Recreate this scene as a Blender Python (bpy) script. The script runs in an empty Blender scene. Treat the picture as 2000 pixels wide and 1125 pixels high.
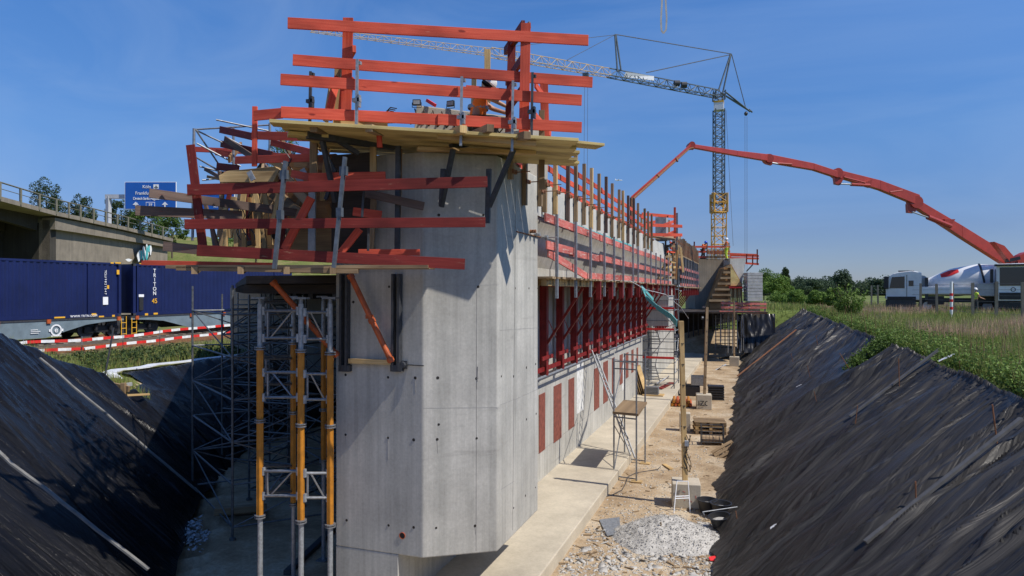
import bpy, bmesh, math, random
import numpy as np
from mathutils import Vector, Matrix, noise
random.seed(7); np.random.seed(7)
R = math.radians
sc = bpy.context.scene
COL = sc.collection
# ------------------------------------------------------------------ camera geometry
# x = across the trench (right +), y = along the trench, z up, trench floor z = 0
CAMZ, F, HY = 4.9, 1333.0, 567.0
TH = math.atan(470/F); CT, ST = math.cos(TH), math.sin(TH)
def W(X, d, z): return Vector((X*CT - d*ST, X*ST + d*CT, z))
def P(px, py, d): return W((px-1000)/F*d, d, CAMZ-(py-HY)/F*d)
def G(px, py, z=0.0):
    d = (CAMZ-z)*F/(py-HY); return W((px-1000)/F*d, d, z)
def U(px, py, u):                      # on the plane x = u
    t = (px-1000)/F; d = u/(t*CT-ST); return P(px, py, d)
def V3(*a): return Vector(a)

# ------------------------------------------------------------------ materials
M = {}
def newmat(name):
    m = bpy.data.materials.new(name); m.use_nodes = True; M[name] = m
    nt = m.node_tree; b = nt.nodes['Principled BSDF']
    return m, nt, b
def node(nt, t, **k):
    n = nt.nodes.new(t)
    for a, v in k.items(): setattr(n, a, v)
    return n
def mapping(nt, coord='Object', scale=(1,1,1)):
    tc = node(nt, 'ShaderNodeTexCoord'); mp = node(nt, 'ShaderNodeMapping')
    mp.inputs['Scale'].default_value = scale
    nt.links.new(tc.outputs[coord], mp.inputs['Vector']); return mp.outputs[0]
def noi(nt, vec, scale, detail=5, rough=.6, dist=0):
    n = node(nt, 'ShaderNodeTexNoise'); n.inputs['Scale'].default_value = scale
    n.inputs['Detail'].default_value = detail; n.inputs['Roughness'].default_value = rough
    n.inputs['Distortion'].default_value = dist
    if vec: nt.links.new(vec, n.inputs['Vector'])
    return n.outputs['Fac']
def ramp(nt, fac, stops):
    r = node(nt, 'ShaderNodeValToRGB'); e = r.color_ramp.elements
    while len(e) < len(stops): e.new(.5)
    for i, (p, c) in enumerate(stops):
        e[i].position = p; e[i].color = (*c, 1) if len(c) == 3 else c
    nt.links.new(fac, r.inputs['Fac']); return r.outputs['Color']
def mix(nt, a, b, fac, mode='MIX'):
    n = node(nt, 'ShaderNodeMix', data_type='RGBA', blend_type=mode)
    for s, v in ((6, a), (7, b)):
        if isinstance(v, tuple): n.inputs[s].default_value = (*v, 1)
        else: nt.links.new(v, n.inputs[s])
    if isinstance(fac, float): n.inputs[0].default_value = fac
    else: nt.links.new(fac, n.inputs[0])
    return n.outputs[2]
def bump(nt, b, h, strength=.3, dist=.02):
    n = node(nt, 'ShaderNodeBump'); n.inputs['Strength'].default_value = strength
    n.inputs['Distance'].default_value = dist
    nt.links.new(h, n.inputs['Height']); nt.links.new(n.outputs[0], b.inputs['Normal'])
def simple(name, c, rough=.6, metal=0, var=.25, scale=6, bmp=.0, spec=.5):
    m, nt, b = newmat(name)
    v = mapping(nt); f = noi(nt, v, scale)
    lo = tuple(x*(1-var) for x in c); hi = tuple(min(1, x*(1+var)) for x in c)
    nt.links.new(ramp(nt, f, [(.3, lo), (.7, hi)]), b.inputs['Base Color'])
    b.inputs['Roughness'].default_value = rough; b.inputs['Metallic'].default_value = metal
    b.inputs['Specular IOR Level'].default_value = spec
    if bmp: bump(nt, b, noi(nt, v, scale*4), bmp)
    return m
def woodmat(name, c1, c2, knot, rough=.7, wear=None, wearamt=.62):
    m, nt, b = newmat(name)
    v = mapping(nt, 'UV', (1.2, 26, 1)); g = noi(nt, v, 1.5, 6, .65, .6)
    v2 = mapping(nt, 'UV', (.5, 1.2, 1)); l = noi(nt, v2, 1.3, 3)
    v3 = mapping(nt, 'UV', (3.2, 9, 1)); k = noi(nt, v3, 1.0, 1)
    col = ramp(nt, g, [(.3, c1), (.68, c2)])
    tone = ramp(nt, l, [(.34, (.52,.50,.50)), (.5, (.95,.95,.95)), (.66, (1.22,1.24,1.26))])
    col = mix(nt, col, tone, 1.0, 'MULTIPLY')
    kf = ramp(nt, k, [(.70, (0,0,0)), (.76, (1,1,1))])
    col = mix(nt, col, knot, kf)
    if wear:
        v4 = mapping(nt, 'UV', (2.5, 14, 1)); w = noi(nt, v4, 1.4, 8, .75)
        wf = ramp(nt, w, [(wearamt-.04, (0,0,0)), (wearamt+.03, (.8,.8,.8))])
        col = mix(nt, col, wear, wf)
    nt.links.new(col, b.inputs['Base Color']); b.inputs['Roughness'].default_value = rough
    b.inputs['Specular IOR Level'].default_value = .3
    bump(nt, b, g, .35, .004); return m
woodmat('red_board', (.52,.058,.030), (.69,.115,.062), (.27,.03,.018), wear=(.62,.30,.20), wearamt=.68)
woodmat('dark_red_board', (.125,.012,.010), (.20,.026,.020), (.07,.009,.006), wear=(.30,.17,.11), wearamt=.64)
woodmat('weathered_board', (.09,.062,.05), (.17,.115,.09), (.08,.05,.03), wear=(.22,.05,.03), wearamt=.62)
woodmat('pine', (.42,.27,.11), (.62,.43,.20), (.26,.13,.05))
woodmat('yellow_ply', (.48,.36,.14), (.60,.48,.21), (.42,.27,.08))
woodmat('old_timber', (.20,.135,.075), (.36,.25,.14), (.11,.07,.04))
woodmat('ply_brown', (.24,.12,.045), (.36,.19,.07), (.16,.08,.03))
woodmat('faded_red_board', (.46,.085,.07), (.60,.19,.15), (.34,.06,.05), wear=(.62,.47,.40), wearamt=.58)
woodmat('black_ply_and_shade', (.030,.022,.016), (.055,.040,.028), (.02,.015,.01))  # film-faced plywood; its near-black also stands in for shade in places

def concrete(name, base, streak=.5, stain=(.13,.12,.11)):
    m, nt, b = newmat(name)
    v = mapping(nt)
    big = noi(nt, v, .9, 6, .62); fine = noi(nt, v, 22, 6, .7)
    sv = mapping(nt, 'Object', (5.5, 5.5, .16)); s = noi(nt, sv, 1.5, 6, .7)
    lo = tuple(x*.80 for x in base); hi = tuple(x*1.12 for x in base)
    col = ramp(nt, big, [(.32, lo), (.66, hi)])
    col = mix(nt, col, ramp(nt, s, [(.28, (.74,.75,.74)), (.62, (1.08,1.08,1.07))]), streak, 'MULTIPLY')
    col = mix(nt, col, ramp(nt, fine, [(.3, (.86,.86,.86)), (.7, (1.07,1.07,1.07))]), 1.0, 'MULTIPLY')
    hv = mapping(nt, 'Object', (.35, .35, 3.2)); h = noi(nt, hv, 1.1, 5, .6, .4)
    col = mix(nt, col, stain, ramp(nt, h, [(.63, (0,0,0)), (.78, (.40,.40,.40))]))
    pv = noi(nt, v, 55, 2, .5)
    col = mix(nt, col, (.10,.10,.095), ramp(nt, pv, [(.74, (0,0,0)), (.78, (.5,.5,.5))]))
    nt.links.new(col, b.inputs['Base Color']); b.inputs['Roughness'].default_value = .82
    b.inputs['Specular IOR Level'].default_value = .3
    bump(nt, b, fine, .25, .006); return m
concrete('concrete', (.45,.435,.395), .9)
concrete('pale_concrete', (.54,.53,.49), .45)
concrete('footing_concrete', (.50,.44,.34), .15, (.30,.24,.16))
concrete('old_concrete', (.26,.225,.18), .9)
concrete('deck_shade_concrete', (.055,.05,.042), .9)  # shade under the motorway deck put into a very dark concrete colour
concrete('beam_concrete', (.40,.365,.31), .3)
simple('joint_dark', (.29,.28,.26), .9)
simple('grey_batten', (.17,.168,.16), .7)
simple('dull_batten', (.10,.10,.10), .6)
simple('hole_dark', (.025,.022,.02), .9)
simple('white_streak', (.66,.66,.63), .8)
simple('steel', (.24,.25,.265), .5, .6, .3, 20)
simple('galv', (.30,.32,.34), .5, .5, .3, 20)
simple('dark_steel', (.055,.058,.065), .55, .3, .3, 14)
simple('slate_steel', (.10,.12,.145), .5, .3, .3, 9)
simple('olive_steel', (.15,.145,.105), .7)
simple('aluminium', (.30,.31,.32), .55, 0, .12, 9)
simple('tube_steel', (.16,.165,.17), .5, .6, .35, 14)
simple('rust', (.22,.10,.05), .85, .2, .35, 14)
simple('red_steel', (.23,.016,.014), .45, .1, .3, 5)
simple('yellow_prop', (.43,.17,.013), .5, 0, .25, 7)
simple('orange_prop', (.42,.085,.018), .55, 0, .35, 9)
simple('white_paint', (.78,.79,.80), .4, 0, .06, 3)
simple('grey_paint', (.42,.44,.46), .5, 0, .12, 3)
simple('black_plastic', (.02,.02,.022), .45)
simple('black_rubber', (.018,.018,.018), .8)
simple('teal_cloth', (.12,.40,.40), .8, 0, .2, 8)
simple('white_plastic', (.72,.74,.76), .35, 0, .12, 8)
simple('boom_red', (.34,.036,.020), .4, 0, .16, 2)
simple('crane_grey', (.10,.13,.15), .5, .2, .25, 3)
simple('crane_yellow', (.60,.33,.06), .5, 0, .2, 3)
simple('crane_tan', (.58,.42,.22), .5, 0, .2, 3)
simple('cable', (.10,.11,.13), .6)
simple('sling_grey', (.42,.41,.38), .8)
simple('sign_blue', (.010,.10,.42), .45, 0, .06, 1)
simple('white_mark', (.82,.83,.83), .5, 0, .05, 3)
simple('yellow_mark', (.78,.42,.03), .5, 0, .05, 3)
simple('teal_mark', (.08,.45,.46), .6)
simple('black_mark', (.02,.02,.02), .6)
simple('red_mark', (.70,.03,.025), .5)
simple('container_blue', (.007,.014,.075), .42, 0, .22, .8)
simple('wagon_grey', (.16,.21,.24), .5, 0, .18, 2)
simple('hivis_orange', (1.0,.20,.02), .7, 0, .1, 9)
simple('hivis_yellow', (.65,.80,.06), .7)
simple('skin', (.42,.22,.14), .55, 0, .08)
simple('work_trousers', (.035,.04,.045), .85)
simple('beige_cloth', (.42,.36,.26), .85)
simple('blue_helmet', (.02,.10,.55), .35)
simple('glass_dark', (.015,.02,.025), .06, 0, .1, 1, spec=.8)
simple('red_patch', (.20,.055,.035), .85, 0, .35, 9)
simple('bark', (.10,.075,.05), .9, 0, .3, 12, .4)
simple('straw_stem', (.16,.09,.05), .9)
simple('board_grey', (.32,.33,.33), .7)
simple('rebar', (.06,.045,.035), .8, .4)
simple('tape_white', (.80,.80,.80), .5)
simple('block_grey', (.40,.40,.385), .85, 0, .22, 3, .2)
simple('terrain_stone', (.42,.39,.34), .9, 0, .3, 3)
simple('gravel_grey', (.44,.42,.385), .95, 0, .25, 9, .6)

def leafmat(name, c1, c2, c3, scale=1.2, trans=.25):
    m, nt, b = newmat(name)
    v = mapping(nt); f = noi(nt, v, scale, 6, .7); g = noi(nt, v, scale*14, 2)
    col = ramp(nt, f, [(.28, c1), (.5, c2), (.72, c3)])
    col = mix(nt, col, ramp(nt, g, [(.3, (.65,.65,.65)), (.7, (1.25,1.25,1.2))]), 1.0, 'MULTIPLY')
    nt.links.new(col, b.inputs['Base Color']); b.inputs['Roughness'].default_value = .65
    b.inputs['Specular IOR Level'].default_value = .25
    tr = node(nt, 'ShaderNodeBsdfTranslucent'); nt.links.new(col, tr.inputs['Color'])
    mx = node(nt, 'ShaderNodeMixShader'); mx.inputs[0].default_value = trans
    nt.links.new(b.outputs[0], mx.inputs[1]); nt.links.new(tr.outputs[0], mx.inputs[2])
    nt.links.new(mx.outputs[0], nt.nodes['Material Output'].inputs['Surface'])
leafmat('leaf', (.05,.095,.022), (.095,.165,.035), (.16,.23,.06))
leafmat('leaf_bright', (.09,.16,.03), (.155,.25,.05), (.23,.33,.085))
leafmat('leaf_dark', (.028,.048,.018), (.045,.075,.026), (.075,.11,.035), .4)
leafmat('leaf_far', (.05,.08,.045), (.07,.11,.06), (.10,.14,.07), .15)
leafmat('grass', (.16,.23,.05), (.25,.32,.08), (.38,.37,.15), .55)
leafmat('grass_pink', (.40,.26,.19), (.52,.34,.26), (.50,.42,.26), .9)
leafmat('grass_dry', (.16,.15,.05), (.30,.25,.11), (.36,.30,.16), .8)

def groundmat(name, stops, scale=.5, fine=9, bmp=.5):
    m, nt, b = newmat(name); v = mapping(nt)
    f = noi(nt, v, scale, 8, .68); g = noi(nt, v, fine, 6, .75)
    col = ramp(nt, f, stops)
    col = mix(nt, col, ramp(nt, g, [(.3, (.68,.67,.66)), (.7, (1.2,1.2,1.2))]), 1.0, 'MULTIPLY')
    nt.links.new(col, b.inputs['Base Color']); b.inputs['Roughness'].default_value = .95
    b.inputs['Specular IOR Level'].default_value = .15
    bump(nt, b, g, bmp, .03); return m
groundmat('earth', [(.34, (.27,.19,.115)), (.5, (.42,.315,.20)), (.64, (.52,.43,.31))], .8, 13)
groundmat('field', [(.3, (.09,.12,.03)), (.5, (.13,.17,.045)), (.7, (.20,.20,.08))], .12, 3)
groundmat('ballast', [(.3, (.075,.062,.05)), (.5, (.11,.09,.072)), (.7, (.16,.135,.11))], 1.5, 16, .9)
groundmat('rail_side', [(.3, (.10,.13,.035)), (.5, (.15,.17,.05)), (.7, (.26,.20,.10))], .5, 6)

def foilmat(name, base, dust, rough, spec, crinkle):
    m, nt, b = newmat(name)
    v = mapping(nt, 'UV', (1, 1, 1))
    s1 = mapping(nt, 'UV', (.16, 1.7, 1)); s2 = mapping(nt, 'UV', (.07, 13, 1)); s3 = mapping(nt, 'UV', (1.3, 5, 1))
    n1 = noi(nt, s1, 1.2, 5, .6, .5); n2 = noi(nt, s2, 1.2, 5, .62, .5); n3 = noi(nt, v, .35, 5, .6); n4 = noi(nt, s3, 2.2, 4, .6, 1.0)
    col = ramp(nt, n3, [(.3, base), (.7, dust)])
    col = mix(nt, col, ramp(nt, n1, [(.34, (.80,.80,.80)), (.66, (1.15,1.15,1.15))]), 1.0, 'MULTIPLY')
    col = mix(nt, col, ramp(nt, n2, [(.36, (.70,.70,.70)), (.64, (1.25,1.25,1.25))]), 1.0, 'MULTIPLY')
    nt.links.new(col, b.inputs['Base Color'])
    nt.links.new(ramp(nt, n3, [(.3, (rough-.07,)*3), (.7, (rough+.10,)*3)]), b.inputs['Roughness'])
    b.inputs['Specular IOR Level'].default_value = spec
    def mul(x, k):
        mm = node(nt, 'ShaderNodeMath', operation='MULTIPLY'); nt.links.new(x, mm.inputs[0]); mm.inputs[1].default_value = k; return mm.outputs[0]
    def add(x, y):
        mm = node(nt, 'ShaderNodeMath', operation='ADD'); nt.links.new(x, mm.inputs[0]); nt.links.new(y, mm.inputs[1]); return mm.outputs[0]
    def ridge(x):
        q = node(nt, 'ShaderNodeMath', operation='SUBTRACT'); nt.links.new(x, q.inputs[0]); q.inputs[1].default_value = .5
        r = node(nt, 'ShaderNodeMath', operation='ABSOLUTE'); nt.links.new(q.outputs[0], r.inputs[0]); return mul(r.outputs[0], -2.0)
    bump(nt, b, add(add(mul(n1,.3), mul(n2, .45)), mul(ridge(n4), crinkle)), .8, .09); return m
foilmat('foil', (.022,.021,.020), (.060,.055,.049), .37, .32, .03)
foilmat('foil_dark', (.005,.005,.006), (.012,.012,.013), .22, .24, .12)  # darker copy of foil, with the left bank's shade put into its colour

# ------------------------------------------------------------------ object helpers
def tag(o, label=None, cat=None, group=None, kind=None):
    if label: o['label'] = label
    if cat: o['category'] = cat
    if group: o['group'] = group
    if kind: o['kind'] = kind
    return o
def empty(name, label=None, cat=None, loc=(0,0,0), group=None, rz=0):
    o = bpy.data.objects.new(name, None); COL.objects.link(o)
    o.location = loc; o.rotation_euler = (0,0,rz); o.empty_display_size = .2
    return tag(o, label, cat, group)
def wloc(o):
    v = Vector((0,0,0))
    while o: v += o.location; o = o.parent
    return v
SPLIT = set('flange coupler pylon_strut white_stripe red_stripe tie_hole joist deck_plank deck_joist waling upright boom_joint link_plate boom_cylinder piston_rod winch_drum side_board side_box corner_casting container_lock step ledger ledger_tube diagonal bracing cross_tube brace_tube rung stair_flight red_rail sole_board main_beam formwork_joint lime_streak white_patch cable wheel side_sill handrail girder graffiti edge_beam_ sheet tube wire rail_post board_stack paint_mark stripe side pallet_ block_layer shutter_ lift_cylinder turret_ mirror marking yellow_mark top_beam_ frame_ recessed_wall wing_wall_ stand_ bogie_ cab_window binding delivery_pipe access_ladder'.split())
class MB:
    def __init__(s): s.v = []; s.f = []; s.uv = []
    def face(s, idx, uv=None):
        s.f.append(tuple(idx)); s.uv.append(uv or [(0,0)]*len(idx))
    def beam(s, a, b, w, h, up=(0,0,1), end_cut=0):
        """box from a to b; w = thickness sideways, h = size along up"""
        a = Vector(a); b = Vector(b); d = b-a; L = d.length
        if L < 1e-6: return s
        d.normalize(); up = Vector(up)
        if abs(d.dot(up)) > .98: up = Vector((1,0,0)) if abs(d.x) < .9 else Vector((0,1,0))
        side = d.cross(up).normalized(); u2 = side.cross(d).normalized()
        n = len(s.v)
        for c in (a, b):
            for i, j in ((-1,-1), (1,-1), (1,1), (-1,1)):
                s.v.append(c + side*(i*w/2) + u2*(j*h/2))
        o = random.random()*40; q = random.random()*10; per = [0, w, w+h, 2*w+h, 2*w+2*h]
        for k in range(4):
            k2 = (k+1) % 4
            s.face((n+k, n+k2, n+4+k2, n+4+k), [(o, q+per[k]), (o, q+per[k+1]), (o+L, q+per[k+1]), (o+L, q+per[k])])
        s.face((n+3, n+2, n+1, n), [(o, q), (o, q+.1), (o+.1, q+.1), (o+.1, q)])
        s.face((n+4, n+5, n+6, n+7), [(o, q), (o, q+.1), (o+.1, q+.1), (o+.1, q)])
        return s
    def box(s, lo, hi):
        lo = Vector(lo); hi = Vector(hi); c = (lo+hi)/2; z = hi-lo
        if z.x >= z.y: return s.beam((lo.x,c.y,c.z), (hi.x,c.y,c.z), z.y, z.z)
        return s.beam((c.x,lo.y,c.z), (c.x,hi.y,c.z), z.x, z.z)
    def tube(s, a, b, r, n=8, r2=None, cap=True):
        a = Vector(a); b = Vector(b); d = (b-a)
        if d.length < 1e-6: return s
        L = d.length; d.normalize(); r2 = r if r2 is None else r2
        up = Vector((0,0,1)) if abs(d.z) < .9 else Vector((1,0,0))
        x = d.cross(up).normalized(); y = d.cross(x); k0 = len(s.v)
        for c, rr in ((a, r), (b, r2)):
            for i in range(n):
                t = 2*math.pi*i/n; s.v.append(c + x*math.cos(t)*rr + y*math.sin(t)*rr)
        for i in range(n):
            j = (i+1) % n
            s.face((k0+i, k0+n+i, k0+n+j, k0+j), [(0,i/n), (L,i/n), (L,(i+1)/n), (0,(i+1)/n)])
        if cap:
            s.face([k0+i for i in range(n)]); s.face([k0+n+i for i in range(n-1,-1,-1)])
        return s
    def path(s, pts, r, n=6):
        for a, b in zip(pts, pts[1:]): s.tube(a, b, r, n)
        return s
    def prism(s, poly, off):
        """polygon (list of Vectors) extruded by vector off"""
        n = len(poly); k = len(s.v); off = Vector(off)
        for p in poly: s.v.append(Vector(p))
        for p in poly: s.v.append(Vector(p)+off)
        s.face(list(range(k, k+n)), [(p[0], p[2]) for p in poly])
        s.face(list(range(k+2*n-1, k+n-1, -1)), [(p[0], p[2]) for p in reversed(poly)])
        for i in range(n):
            j = (i+1) % n; L = (Vector(poly[j])-Vector(poly[i])).length; h = off.length
            s.face((k+j, k+i, k+n+i, k+n+j), [(L,0), (0,0), (0,h), (L,h)])
        return s
    def quad(s, a, b, c, d):
        k = len(s.v); s.v += [Vector(a), Vector(b), Vector(c), Vector(d)]
        s.face((k,k+1,k+2,k+3), [(0,0),(1,0),(1,1),(0,1)]); return s
    def lathe(s, prof, c=(0,0,0), axis=(0,0,1), n=20):
        ax = Vector(axis).normalized(); q = Vector((0,0,1)).rotation_difference(ax); c = Vector(c); k = len(s.v)
        for r, z in prof:
            for i in range(n):
                t = 2*math.pi*i/n; s.v.append(c + q @ Vector((r*math.cos(t), r*math.sin(t), z)))
        for a in range(len(prof)-1):
            for i in range(n):
                j = (i+1) % n; s.face((k+a*n+i, k+a*n+j, k+(a+1)*n+j, k+(a+1)*n+i))
        return s
    def islands(s):
        par = list(range(len(s.v)))
        def find(a):
            while par[a] != a: par[a] = par[par[a]]; a = par[a]
            return a
        for f in s.f:
            r = find(f[0])
            for i in f[1:]: par[find(i)] = r
        out = {}
        for k, f in enumerate(s.f): out.setdefault(find(f[0]), []).append(k)
        res = []
        for fs in out.values():
            m = MB(); mp = {}
            for k in fs:
                idx = []
                for i in s.f[k]:
                    if i not in mp: mp[i] = len(m.v); m.v.append(s.v[i])
                    idx.append(mp[i])
                m.f.append(tuple(idx)); m.uv.append(s.uv[k])
            res.append(m)
        return res
    def build(s, name, mat, parent=None, smooth=False, bevel=0, world=True, fix=True):
        if name in SPLIT and parent:
            isl = s.islands()
            if 1 < len(isl) <= 100:
                for m in isl: o = m.build1(name, mat, parent, smooth, bevel, world, fix)
                return o
        return s.build1(name, mat, parent, smooth, bevel, world, fix)
    def build1(s, name, mat, parent=None, smooth=False, bevel=0, world=True, fix=True):
        off = wloc(parent) if (parent and world) else Vector((0,0,0))
        me = bpy.data.meshes.new(name)
        me.from_pydata([tuple(v-off) for v in s.v], [], s.f)
        uvl = me.uv_layers.new(name='UVMap')
        flat = [c for f in s.uv for p in f for c in p]
        uvl.data.foreach_set('uv', flat)
        if fix:
            bm = bmesh.new(); bm.from_mesh(me); bmesh.ops.recalc_face_normals(bm, faces=bm.faces); bm.to_mesh(me); bm.free()
        me.materials.append(M[mat] if isinstance(mat, str) else mat)
        if smooth: me.polygons.foreach_set('use_smooth', [True]*len(me.polygons))
        o = bpy.data.objects.new(name, me); COL.objects.link(o)
        if parent: o.parent = parent
        if bevel:
            b = o.modifiers.new('Bevel', 'BEVEL'); b.width = bevel; b.segments = 2; b.limit_method = 'ANGLE'
        return o
def npmesh(name, verts, faces, mat, parent=None, smooth=False, uv=None):
    verts = np.asarray(verts, dtype=np.float32); faces = np.asarray(faces, dtype=np.int32)
    if parent: verts = verts - np.array(wloc(parent), dtype=np.float32)
    me = bpy.data.meshes.new(name); k = faces.shape[1]
    me.vertices.add(len(verts)); me.vertices.foreach_set('co', verts.ravel())
    me.loops.add(faces.size); me.loops.foreach_set('vertex_index', faces.ravel())
    me.polygons.add(len(faces)); me.polygons.foreach_set('loop_start', np.arange(0, faces.size, k, dtype=np.int32))
    me.polygons.foreach_set('loop_total', np.full(len(faces), k, dtype=np.int32))
    if smooth: me.polygons.foreach_set('use_smooth', np.ones(len(faces), dtype=bool))
    if uv is not None:
        l = me.uv_layers.new(name='UVMap'); l.data.foreach_set('uv', np.asarray(uv, dtype=np.float32)[faces.ravel()].ravel())
    me.update(calc_edges=True); me.materials.append(M[mat])
    o = bpy.data.objects.new(name, me); COL.objects.link(o)
    if parent: o.parent = parent
    return o
def dup(root, loc, rz=None, label=None, group=None, scale=None):
    r = root.copy(); COL.objects.link(r); r.location = loc
    if rz is not None: r.rotation_euler = (0,0,rz)
    if scale: r.scale = scale
    if label: r['label'] = label
    if group: r['group'] = group
    for ch in list(root.children):
        c = ch.copy(); COL.objects.link(c); c.parent = r
        for g in ch.children:
            d = g.copy(); COL.objects.link(d); d.parent = c
    return r
def text(body, name, mat, origin, right, up, size, parent=None, ext=.004, align='CENTER', spacing=1.0):
    """flat lettering as mesh; origin = centre of baseline, size = letter height"""
    cu = bpy.data.curves.new(name, 'FONT'); cu.body = body; cu.align_x = align
    cu.size = size/.69; cu.extrude = ext; cu.offset = size*.012; cu.space_character = spacing
    to = bpy.data.objects.new('tmp', cu); COL.objects.link(to)
    bpy.context.view_layer.update()
    me = bpy.data.meshes.new_from_object(to.evaluated_get(bpy.context.evaluated_depsgraph_get()))
    bpy.data.objects.remove(to)
    r = Vector(right).normalized(); u = Vector(up).normalized(); n = r.cross(u)
    mt = Matrix((r, u, n)).transposed().to_4x4()
    off = Vector(origin) - (wloc(parent) if parent else Vector((0,0,0)))
    me.transform(Matrix.Translation(off) @ mt)
    me.materials.clear(); me.materials.append(M[mat]); me.name = name
    o = bpy.data.objects.new(name, me); COL.objects.link(o)
    if parent: o.parent = parent
    return o
def fbm(x, y, z=0, o=4):
    return noise.fractal(Vector((x, y, z)), 1.0, 2.0, o)
def lerp(a, b, t): return a + (b-a)*t
def interp(x, xs, ys): return float(np.interp(x, xs, ys))

# ------------------------------------------------------------------ terrain
FIELD = 3.3
def ltoe(v): return interp(v, [-20, 4, 8, 12.6, 17, 60], [-8.2, -8.2, -8.4, -12.2, -14.6, -15])
def lslope(v): return interp(v, [13, 17], [.68, .46])
def ltop(u, v):
    a = interp(v, [9, 10.5, 12, 13.4, 14.6], [4.2, 3.95, 3.4, 2.7, 2.15]); 
    m = 0
    return a*interp(u, [-40, -26, -22], [0, 0, 1]) + 2.15*interp(u, [-40, -26, -22], [1, 1, 0]) + m
RT, RTOP = -0.6, 3.9
def H(u, v):
    toe = RT + .25*fbm(v*.3, 3.1)
    if u > toe: z = min(FIELD, (u-toe)*FIELD/(RTOP-toe)*1.0)
    elif u < ltoe(v): z = min(ltop(u, v), (ltoe(v)-u)*lslope(v))
    else: z = 0
    if v > 54: z = max(z, min(FIELD if u > -12 else 2.15, (v-54)*.75))
    return z
def axis(a, b, fine, cuts):
    out = [a]; x = a
    while x < b:
        st = fine
        for lo, hi, stp in cuts:
            if lo <= x < hi: st = stp
        x += st; out.append(min(x, b))
    return out
us = axis(-500, 600, 40, [(-60,-26,4), (-26,-7,.4), (-7,-1.2,.9), (-1.2,5.2,.25), (5.2,14,1), (14,60,4)])
vs = axis(-40, 1600, 60, [(-40,-4,6), (-4,28,.4), (28,70,1.0), (70,120,8)])
vt = [(u, v, H(u, v) - (.05 if (-1.1 < u < 4.3 and -2 < v < 64) else 0) - (.22 if (u < ltoe(v)+.3 and u > -15.5 and v < 14 and H(u,v) < ltop(u,v)-.05) else 0) + (.015*fbm(u*1.7, v*1.7) if -9 < u < 0 else 0)) for v in vs for u in us]
nu = len(us)
fc = [(j*nu+i, j*nu+i+1, (j+1)*nu+i+1, (j+1)*nu+i) for j in range(len(vs)-1) for i in range(nu-1)]
g = npmesh('ground', vt, fc, 'earth', smooth=True)
g.data.materials.append(M['field']); g.data.materials.append(M['rail_side'])
mi = []
for f in fc:
    cu, cv = (vt[f[0]][0]+vt[f[2]][0])/2, (vt[f[0]][1]+vt[f[2]][1])/2; cz = (vt[f[0]][2]+vt[f[2]][2])/2
    mi.append(1 if (cu > 3.2 or cv > 56) and cu > -16 else (2 if (cu < -15.5 and cz > 1.9) or cu < -24 or (cv > 56) else 0))
g.data.polygons.foreach_set('material_index', mi)
tag(g, kind='structure')

# ------------------------------------------------------------------ foil sheets
def foldfield(V, S, seed, dens, smax, wmul=1.0, shear=.06):
    """long soft folds running down the slope: V along the bank, S down the slope (numpy arrays)"""
    rg = np.random.RandomState(seed); v0, v1 = V.min()-1, V.max()+1; out = np.zeros_like(V)
    pins = rg.uniform(v0, v1, max(3,int((v1-v0)*.45)))
    ph = rg.uniform(0, 6, 6)
    warp = .20*np.sin(V*.5+S*.35+ph[0]) + .07*np.sin(V*1.3-S*.6+ph[1]) + .025*np.sin(S*1.9+V*.9+ph[2]) + .008*np.sin(S*4.3+V*2.3+ph[4])
    n = int((v1-v0)*dens)
    for i in range(n):
        big = rg.rand() < .10
        w = (rg.uniform(.06,.13) if big else rg.uniform(.020,.050))*wmul; h = (rg.uniform(.05,.11) if big else rg.uniform(.012,.040))*wmul**.5
        s0 = rg.uniform(-3.5, smax-.8); L = rg.uniform(2.2, 6.5) if not big else rg.uniform(4, 9)
        p = pins[rg.randint(len(pins))]; vi = rg.uniform(v0, v1); k = shear + (p-vi)*.03*rg.rand() + rg.normal(0,.05); k = max(shear-.35,min(shear+.35,k))
        x = V + warp*.6 - vi - k*(S-s0) ; win = np.clip(1-((S-s0-L/2)/(L/2))**2, 0, 1)
        r = rg.uniform(.6,1.3); sg = 1 if rg.rand() < .5 else -1
        wl = np.where(x*sg > 0, w, w*r*.6)
        out += h*win*np.exp(-(x/wl)**2)
    out += .05*np.sin(V*1.1+.2*S+ph[3]) + .035*np.sin(V*2.7-.3*S+ph[5]) + .02*np.sin(V*5.1+.5*S)
    return out
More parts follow.
